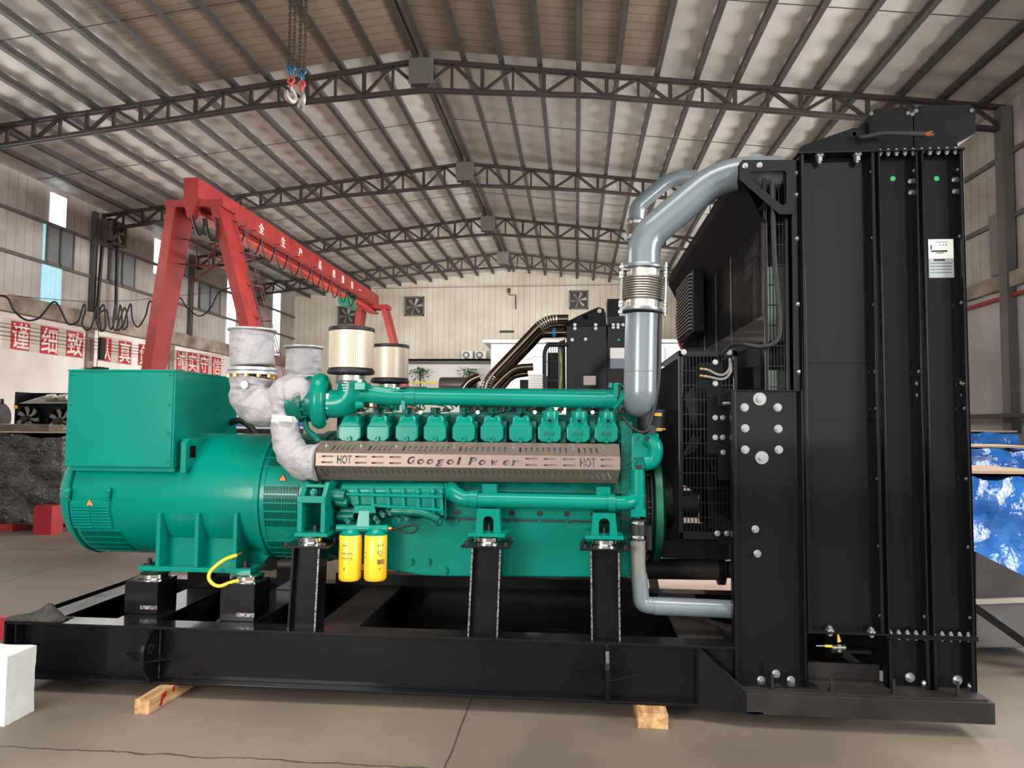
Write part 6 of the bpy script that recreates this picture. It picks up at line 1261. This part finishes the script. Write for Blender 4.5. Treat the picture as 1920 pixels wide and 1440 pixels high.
for py in (980, 1006):
    mm = M(); mm.lathe(Q(1196, py + 3), Z_, [(15.8 * kw, 0), (16.3 * kw, .002), (16.3 * kw, .022), (15.8 * kw, .024)], 28); c = Q(1186, py, -.06); mm.tube([c - Y_ * .012, c + X_ * .03 - Y_ * .015 - Z_ * .008], .01, 8); mm.build('hose_clamp', CHROME, hj)

# ================================================================ SECOND GENERATOR SET BEHIND
Y2G = 11.5; B = lambda x, y, d=0: at(x, y, Y=Y2G + d); k2g = Y2G / FPX
bg2 = thing('generator_set', (0, 12.3, 0), 'second generator set behind the green engine, with dark chrome pipes and a black radiator', 'generator')
def bbox(name, l, r, t_, b, d0, d1, mt, parent=bg2, z0=None, bev=0): mm = M(); mm.box(B(l, t_).x, B(r, t_).x, Y2G + d0, Y2G + d1, B(l, b).z if z0 is None else z0, B(l, t_).z); return mm.build(name, mt, parent, smooth=0, bevel=bev)
bbox('skid', 760, 1230, 960, 1000, 0, 1.6, BLACKM, z0=0)
p_ = bbox('radiator_panel', 1062, 1137, 611, 760, 0, 1.6, BLACK, z0=.4, bev=.006); bbox('radiator_panel', 1139, 1240, 592, 760, .02, 1.6, BLACK, z0=.4, bev=.006); bbox('header_plate', 1139, 1165, 560, 592, .02, .4, BLACKM); bbox('top_flange', 1058, 1240, 609, 612, -.03, 1.6, BLACKM)
bbox('access_panel', 1080, 1128, 703, 780, -.02, 0, BLACK, p_, bev=.004); bbox('access_label', 1094, 1117, 705, 722, -.025, -.02, mat('faded_label', (186, 172, 168), .6), p_)
mm = M(); mm.xz([(B(a, b).x, B(a, b).z) for a, b in ((1061, 611), (1062, 604), (1085, 592), (1112, 580), (1122, 576), (1132, 579), (1136, 590), (1137, 611))], Y2G - .02, Y2G + .03); lp2 = mm.build('lifting_plate', BLACKM, bg2, smooth=0, bevel=.006)
mm = M(); mm.cyl(B(1124, 583, -.03), B(1124, 583, .04), 4 * k2g, 18); mm.build('plate_hole', mat('daylight_seen_through_hole', (190, 176, 158), .8), lp2); mm = M(); mm.cyl(B(1098, 594, -.03), B(1098, 594, .04), 5 * k2g, 18); mm.build('plate_hole', VOID, lp2)
mm = M()
for px, py in ((1078, 609), (1078, 616), (1117, 609), (1117, 616), (1073, 637), (1098, 636), (1150, 609), (1159, 609), (1168, 609), (1150, 614), (1159, 614)): mm.bolt(B(px, py, -.03), -Y_, .02, .02)
mm.build('panel_bolts', ZINC, bg2)
mm = M(); c = B(1160, 637, .02); mm.cyl(c, c - Y_ * .004, 2.4 * k2g, 16); mm.build('green_dot', DOT, bg2)
sticker2 = bbox('data_label', 1144, 1172, 652, 672, .01, .02, WHITE); bbox('label_lower_half', 1144, 1172, 672, 691, .01, .02, mat('blue_grey_label', (112, 122, 136), .5), sticker2)
pipes = [([(1066, 599), (1022, 600), (912, 716), (908, 760)], 9.5, -.1), ([(1066, 610), (1024, 612), (900, 738), (880, 760)], 8.5, .5), ([(1062, 624), (1012, 625), (1000, 640), (885, 760)], 9, .25), ([(900, 706), (880, 714), (858, 745), (850, 760)], 8, .1), ([(1000, 688), (965, 690), (940, 712), (915, 740)], 7, -.05), ([(990, 700), (960, 704), (935, 735)], 6, .1)]
for q, r, d_ in pipes:
    mm = M(); mm.tube(fillet([B(a, b, d_) for a, b in q], .22, 8), r * k2g, 20); pp = mm.build('exhaust_pipe', PIPEC, bg2)
    if r > 9:
        mm = M(); f_ = fillet([B(a, b, d_) for a, b in q], .22, 8)
        for rg_ in (range(1, 9), range(11, 18)):
            mm = M()
            for k in rg_: t_ = (f_[k + 1] - f_[k - 1]).normalized(); mm.lathe(f_[k] - t_ * .01, t_, [(r * k2g, 0), (r * k2g * 1.13, .01), (r * k2g, .02)], 20)
            mm.build('bend_ribs', STEELD, pp)
mm = M(); mm.lathe(B(1036, 624, .2), X_, [(9.2 * k2g, 0), (9.4 * k2g, .005), (9.4 * k2g, .05), (9.2 * k2g, .055)], 20); mm.build('blue_tape', mat('blue_tape', (40, 130, 190), .5), bg2)
mm = M(); mm.lathe(B(825, 722, .4), X_, [(.0001, 0), (14 * k2g, 0), (15.5 * k2g, .03), (15.5 * k2g, .6), (14 * k2g, .64), (.0001, .64)], 28); mm.build('muffler', BROWNP, bg2)
mm = M(); mm.cyl(B(752, 729, .2), B(800, 730, .2), 5 * k2g, 16); mm.cyl(B(780, 731, .1), B(784, 731, .1), 6.5 * k2g, 16); mm.cyl(B(790, 731, .1), B(796, 731, .1), 6.5 * k2g, 16); mm.build('muffler_inlet', PLATE, bg2)
rbk = bbox('ribbed_cover', 991, 1024, 702, 760, -.05, .5, ALU); mm = M()
for i in range(9): z = B(1030, 704 + i * 4.6).z; mm.box(B(991, 720).x, B(1024, 720).x, Y2G - .075, Y2G - .05, z - .008, z + .008)
mm.build('cover_ribs', ALU, rbk, smooth=0)
bbox('engine_block', 860, 1030, 730, 820, .1, 1.2, BLACKM, z0=.4); bbox('junction_box', 975, 990, 712, 760, -.02, .3, BLACKM)
mm = M(); mm.tube(fillet([B(1066, 646, -.05), B(1026, 647, -.05), B(1021, 660, -.05), B(1021, 760, -.05)], .1, 6), 4 * k2g, 12); mm.build('coolant_hose', RUBBER, bg2)
mesh_panel('fan_guard', (B(1024, 720).x, Y2G, B(1030, 750).z), X_, Z_, 22 * k2g, 108 * k2g, .035, .25, .012, BLACK, bg2); bbox('fan_shroud', 1026, 1046, 660, 760, .1, .9, BLACKM)
mm = M(); mm.add([B(1047, 640, 0), B(1060, 636, .2), B(1061, 760, .2), B(1046, 760, 0), B(1052, 690, -.05)], [(0, 4, 3), (0, 1, 4), (1, 2, 4), (2, 3, 4)]); mm.add([p + Y_ * .02 for p in mm.v], [(3, 4, 0), (4, 1, 0), (4, 2, 1), (4, 3, 2)]); mm.build('plastic_sheet', mat('yellow_green_plastic', (150, 150, 110), .25, var=.3, vscale=8), bg2, smooth=0)
# pale sheets and stand on the floor seen under the radiator
mm = M(); a = at(1190, 1131, Z=0); b = at(1400, 1092, Z=0); mm.box(a.x + .02, b.x + .3, 7.75, 9.6, 0, .02); tag(mm.build('cardboard_sheet', mat('pale_pink_cardboard', (206, 178, 162), .8, var=.12, vscale=3)), 'pale pinkish cardboard sheet on the floor seen under the black outlet pipe', 'cardboard')
mm = M(); mm.bar(at(1230, 1120, Y=7.9), at(1224, 1084, Y=8.3), .1, .03); mm.box(at(1205, 1110, Y=8).x, at(1380, 1110, Y=8).x, 7.62, 7.7, .0, .07); tag(mm.build('timber_batten', IRON, smooth=0), 'brown batten lying at the edge of the cardboard sheet', 'batten')

# ================================================================ CLUTTER LEFT AND RIGHT
def lump(name, x0, x1, y0, y1, z0, z1, mt, amp, seed, parent=None, n=(16, 10, 12), taper=.0):
    """box-shaped bundle under wrinkled sheet"""
    random.seed(seed); bm = bmesh.new(); bmesh.ops.create_cube(bm, size=1); bmesh.ops.subdivide_edges(bm, edges=bm.edges[:], cuts=11, use_grid_fill=True)
    ph = [random.uniform(0, 6.28) for _ in range(9)]; mm = M(); idx = {}
    for v in bm.verts:
        c = v.co; f = .88 + .12 * min(1, 3 * (.5 - abs(c.z)) + .6) ; k_ = 1 - taper * (c.z + .5)
        x, y, z = x0 + (x1 - x0) * (.5 + c.x * k_), y0 + (y1 - y0) * (.5 + c.y * k_), z0 + (z1 - z0) * (.5 + c.z)
        w = amp * (sin(x * 6 + z * 9 + ph[0]) + sin(x * 13 - z * 7 + y * 5 + ph[1]) + .8 * sin(z * 15 + x * 4 + ph[2]) + random.uniform(-.7, .7))
        n_ = V((c.x if abs(c.x) > .49 else 0, c.y if abs(c.y) > .49 else 0, c.z if c.z > .49 else 0)); q = V((x, y, z)) + n_ * w
        q.z = max(q.z, z0); idx[v.index] = len(mm.v); mm.v.append(q)
    bm.verts.index_update(); mm.f = [tuple(v.index for v in f.verts) for f in bm.faces]; bm.free()
    return mm.build(name, mt, parent, smooth=50)
YLf = 11.6; A = lambda x, y, d=0: at(x, y, Y=YLf + d)
x0, x1 = A(-60, 900).x, A(114, 900).x; zt = A(60, 818).z
wm = tag(lump('wrapped_machine', x0, x1, YLf, YLf + 1.6, .12, zt, WRAP, .035, 21), 'dark machine bundled in clear plastic wrap at the left edge', 'machine')
mm = M(); mm.box(A(-60, 930).x, A(125, 930).x, YLf - .05, YLf + 1.7, zt + .06, zt + .085); tag(mm.build('plywood_sheet', CARD), 'thin plywood sheet lying on the wrapped machine at the left', 'sheet')
mm = M(); mm.box(x0, A(30, 930).x, YLf - .05, YLf + 1.5, 0, .12); tag(mm.build('red_plinth', REDM), 'low red base under the plastic wrapped machine', 'plinth')
mm = M(); mm.box(A(89, 930).x, A(122, 930).x, YLf - .3, YLf - .02, 0, A(90, 945).z); tag(mm.build('red_toolbox', REDM), 'dark red steel box showing on the floor beside the alternator end', 'box')
tb_ = lump('folded_tarpaulin', A(-50, 930).x, A(86, 930).x, YLf, YLf + .8, zt + .085, zt + .2, mat('glossy_brown_plastic', (96, 86, 76), .15, var=.4, vscale=3), .015, 4); tag(tb_, 'glossy brown plastic bundle lying on the plywood sheet', 'bundle')
YF2 = 13.2; A2 = lambda x, y, d=0: at(x, y, Y=YF2 + d); fr_ = thing('fan_radiator', A2(90, 812), 'black twin fan radiator behind the green terminal box at the left', 'radiator')
za_, zb_ = A2(30, 735).z, A2(30, 760).z; fx0, fx1 = A2(18, 785).x, A2(165, 785).x
mm = M(); mm.box(fx0, fx1, YF2 + .12, YF2 + .5, 0, zb_); mm.build('radiator_body', BLACKM, fr_, smooth=0)
for px, pz in ((52, 785), (112, 790)):
    c = A2(px, pz); r = 26 * YF2 / FPX; mm = M(); mm.lathe(c + Y_ * .1, -Y_, [(r, 0), (r, .12), (r * .96, .12), (r * .96, 0)], 32); rg = mm.build('fan_ring', BLACK, fr_); mm = M(); mm.cyl(c + Y_ * .02, c - Y_ * .12, r * .24, 18); mm.build('fan_motor', RUBBER, rg)
    for k in range(7):
        a = 2 * pi * k / 7; d_ = V((cos(a), 0, sin(a))); e_ = V((-sin(a), 0, cos(a))); mm = M(); mm.prism([c + d_ * r * .22 - e_ * r * .08, c + d_ * r * .6 - e_ * r * .22 , c + d_ * r * .92 - e_ * r * .2, c + d_ * r * .92 + e_ * r * .12, c + d_ * r * .5 + e_ * r * .02, c + d_ * r * .22 + e_ * r * .08], V((0, .02, 0))); mm.build('fan_blade', FANW, rg, smooth=0)
mm = M(); mm.box(A2(26, 785).x, A2(31, 785).x, YF2, YF2 + .5, zb_, za_); mm.box(A2(26, 785).x, fx1, YF2 + .4, YF2 + .5, zb_, za_); mm.build('top_frame', BLACK, fr_, smooth=0)
mm = M(); mm.prism([A2(32, 757), A2(80, 743), A2(100, 742), A2(160, 745), A2(160, 757)], Y_ * .3)
for px in (88, 112): mm.cyl(A2(px, 747, -.1), A2(px + 16, 745, -.1), .07, 14)
mm.build('header_tank', mat('dull_aluminium_casting', (150, 146, 140), .4, .5), fr_, bevel=.01)
mm = M(); c = A2(21, 761); mm.box(c.x - .03, c.x + .05, YF2 + .1, YF2 + .12, c.z - .05, c.z + .05); mm.build('yellow_tag', YELLOW, fr_, smooth=0)
mm = M(); c = A2(0, 790); mm.lathe(A2(-40, 783, .4), X_, [(.0001, 0), (.3, 0), (.32, .05), (.32, .45), (.0001, .5)], 24); mm.box(A2(-45, 785).x, A2(16, 785).x, YF2, YF2 + .6, 0, A2(0, 800).z); mm.cyl(A2(4, 758, .2), A2(4, 748, .2), .03, 8); tag(mm.build('brown_drum', IRON), 'brown drum shaped casting at the left edge beside the fan radiator', 'casting')
mm = M(); c0, c1 = at(442, 784, Y=9.0), at(520, 800, Y=9.0); mm.box(c0.x, c1.x, 9.0, 9.9, c1.z, c0.z); bm_ = thing('blue_machine', (c0.x + .25, 9.45, 0), 'blue topped machine just showing between the terminal box and the exhaust wrap', 'machine'); mm.build('blue_cover', BLUEP, bm_, smooth=0, bevel=.01); mm = M(); mm.box(c0.x - .02, c1.x + .02, 8.98, 9.92, c1.z - .03, c1.z); mm.build('pale_edge', GREY, bm_, smooth=0); mm = M(); mm.box(c0.x, c1.x, 9.0, 9.9, 0, c1.z - .03); mm.build('machine_body', BLACKM, bm_, smooth=0)
mm = M(); c = at(4, 1158, Y=5.9); mm.box(c.x - .3, c.x + .035, 5.9, 5.98, 0, c.z); mm.cyl((c.x - .0, 5.88, c.z - .25), (c.x - .0, 5.86, c.z - .25), .03, 10); tag(mm.build('red_toolbox', REDM), 'red steel box low at the left edge behind the skid end', 'box')
# blue wrapped machines on the right
for i, (l, r, t_, zb, y, lab, nm) in enumerate(((1800, 1990, 893, 0, 7.6, 'nearest of the blue plastic wrapped machines beside the black radiator', 5), (1800, 1906, 862, 0, 9.3, 'second blue wrapped machine by the radiator, with a flat bright blue top', 6), (1790, 1960, 842, 0, 11.3, 'third blue wrapped machine back beside the radiator, pale on top', 7), (1780, 1912, 812, 0, 14.2, 'farthest blue wrapped machine beside the radiator, low and dark', 8))):
    a, b = at(l, t_, Y=y), at(r, t_, Y=y); o = tag(lump('wrapped_engine', a.x, b.x, y, y + 1.3, 0, a.z, BLUE, .045 if i == 0 else .03, nm), lab, 'machine', 'blue wrapped machines')
    if i in (0, 2, 3):
        mm = M(); mm.box(a.x + .05, b.x - .05, y - .02, y + 1.2, a.z + .03, a.z + .055); tag(mm.build('plywood_sheet', CARD), 'thin plywood sheet on the %s blue wrapped machine' % ORD[i], 'sheet', 'plywood sheets on the blue machines')
YH_ = 6.3; D = lambda x, y, d=0: at(x, y, Y=YH_ + d); hp = thing('steel_hopper', D(1900, 1215), 'rusty dark steel trough on the floor right of the radiator', 'trough')
mm = M(); mm.prism([D(1830, 1035), D(1990, 1115), D(1990, 1122), D(1830, 1127)], Y_ * .9); mm.build('sloping_side', IRON, hp, smooth=0)
mm = M(); mm.prism([D(1830, 1130), D(1990, 1125), D(1990, 1215), D(1830, 1215)], Y_ * .85); mm.build('trough_body', SHEETG, hp, smooth=0, bevel=.01)
mm = M(); mm.bar(D(1828, 1128, -.03), D(1990, 1122, -.03), .03, .04); mm.build('pale_rim', mat('worn_pale_rim', (150, 142, 132), .6), hp, smooth=0)
mm = M(); mm.bar(D(1825, 1137, -.25), D(1990, 1254, -.25), .07, .05); tag(mm.build('black_bar', BLACKM, smooth=0), 'black steel bar leaning across the rusty trough', 'bar')
mm = M(); mm.box(at(1900, 1240, Z=0).x, at(1900, 1240, Z=0).x + .8, 5.75, 6.0, 0, .12); tag(mm.build('rusty_beam', mat('reddish_rust', (110, 62, 48), .7, var=.4)), 'reddish rusty beam on the floor at the right edge', 'beam')
mm = M(); a, b = at(1830, 778, X=XR - .4), at(1990, 770, X=XR - .4); t3 = thing('storage_rack', (XR - .5, 21, 0), 'dark shelf frame with boards against the right wall', 'rack'); mm.box(XR - .9, XR - .35, 14, 24, a.z - .1, a.z); mm.build('shelf_board', IRON, t3, smooth=0)
for y in (14.1, 17.4, 20.7, 23.8): mm = M(); mm.box(XR - .9, XR - .8, y - .05, y + .05, 0, a.z - .1); mm.build('rack_post', IRON, t3, smooth=0)
for y in (15, 18.5, 21.5): mm = M(); mm.box(XR - .6, XR - .5, y, y + 2.1, .3, a.z - .5); mm.build('leaning_board', SHEETG, t3, smooth=0)

# ================================================================ FOREGROUND
a = at(265, 1340, Z=0); d_ = V((.05, 1, 0)).normalized(); mm = M(); s_ = V((d_.y, -d_.x, 0)) * .052
mm.hexa([a - s_, a + s_, a + s_ + d_ * .95, a - s_ + d_ * .95, a - s_ + Z_ * .094, a + s_ + Z_ * .094, a + s_ + d_ * .95 + Z_ * .094, a - s_ + d_ * .95 + Z_ * .094]); wb = tag(mm.build('timber_block', WOOD, smooth=0, bevel=.004), 'pale pine block with red paint smears under the left end of the skid', 'block', 'timber blocks under the skid')
mm = M(); c = a + s_ * 1.0 + s_.normalized() * .0015 + d_ * .1 - wb.location; mm.prism([c + Z_ * .02, c + d_ * .03 + Z_ * .01, c + d_ * .05 + Z_ * .05, c + d_ * .08 + Z_ * .06, c + d_ * .08 + Z_ * .09, c + d_ * .03 + Z_ * .085, c + d_ * .02 + Z_ * .04], s_.normalized() * .001); mm.prism([c + d_ * .15 + Z_ * .06, c + d_ * .17 + Z_ * .05, c + d_ * .18 + Z_ * .092, c + d_ * .15 + Z_ * .092], s_.normalized() * .001)
rp = mm.build('red_paint_smear', REDM, smooth=0); rp.location = wb.location + rp.location; rp.parent = wb; rp.matrix_parent_inverse = Matrix.Translation(-wb.location)
a = at(1196, 1366, Z=0); b = at(1253, 1368, Z=0); mm = M(); mm.box(a.x, b.x, a.y, a.y + .8, 0, .094); tag(mm.build('timber_block', WOOD, smooth=0, bevel=.004), 'short dark topped pine block under the skid near the radiator', 'block', 'timber blocks under the skid')
a = at(5, 1362, Z=0); h_ = az(5, 1232, a.y); random.seed(3)
bgm = tag(lump('woven_bag', a.x - .5, a.x + .01, a.y, a.y + .24, 0, h_, BAG, .005, 31), 'white woven plastic bag standing on the floor at the left edge', 'bag')
c = at(84, 1160, Z=ZS); random.seed(11); mm = M(); N1, N2 = 18, 14; vs = []
for i in range(N1 + 1):
    for j in range(N2 + 1):
        u, v = i / N1 * 2 - 1, j / N2 * 2 - 1; h = max(0, 1 - u * u * .9 - v * v * .9); x = c.x - .04 + u * .22; pk = math.exp(-((u - .45) ** 2 * 7 + v * v * 1.4)) * .095
        z = ZS + .004 + h * (.022 + pk + random.uniform(0, .02)); vs.append((x + random.uniform(-.006, .006), YF + .085 + v * .08, z))
mm.add(vs, [(i * (N2 + 1) + j, (i + 1) * (N2 + 1) + j, (i + 1) * (N2 + 1) + j + 1, i * (N2 + 1) + j + 1) for i in range(N1) for j in range(N2)]); st0 = len(mm.v)
mm.xy([(c.x - .22, YF + .012), (c.x + .15, YF + .012), (c.x + .15, YF + .15), (c.x - .22, YF + .15)], ZS + .001, ZS + .004); tag(mm.build('rag', RAG), 'crumpled dirty rag lying on the left end of the skid rail', 'rag')
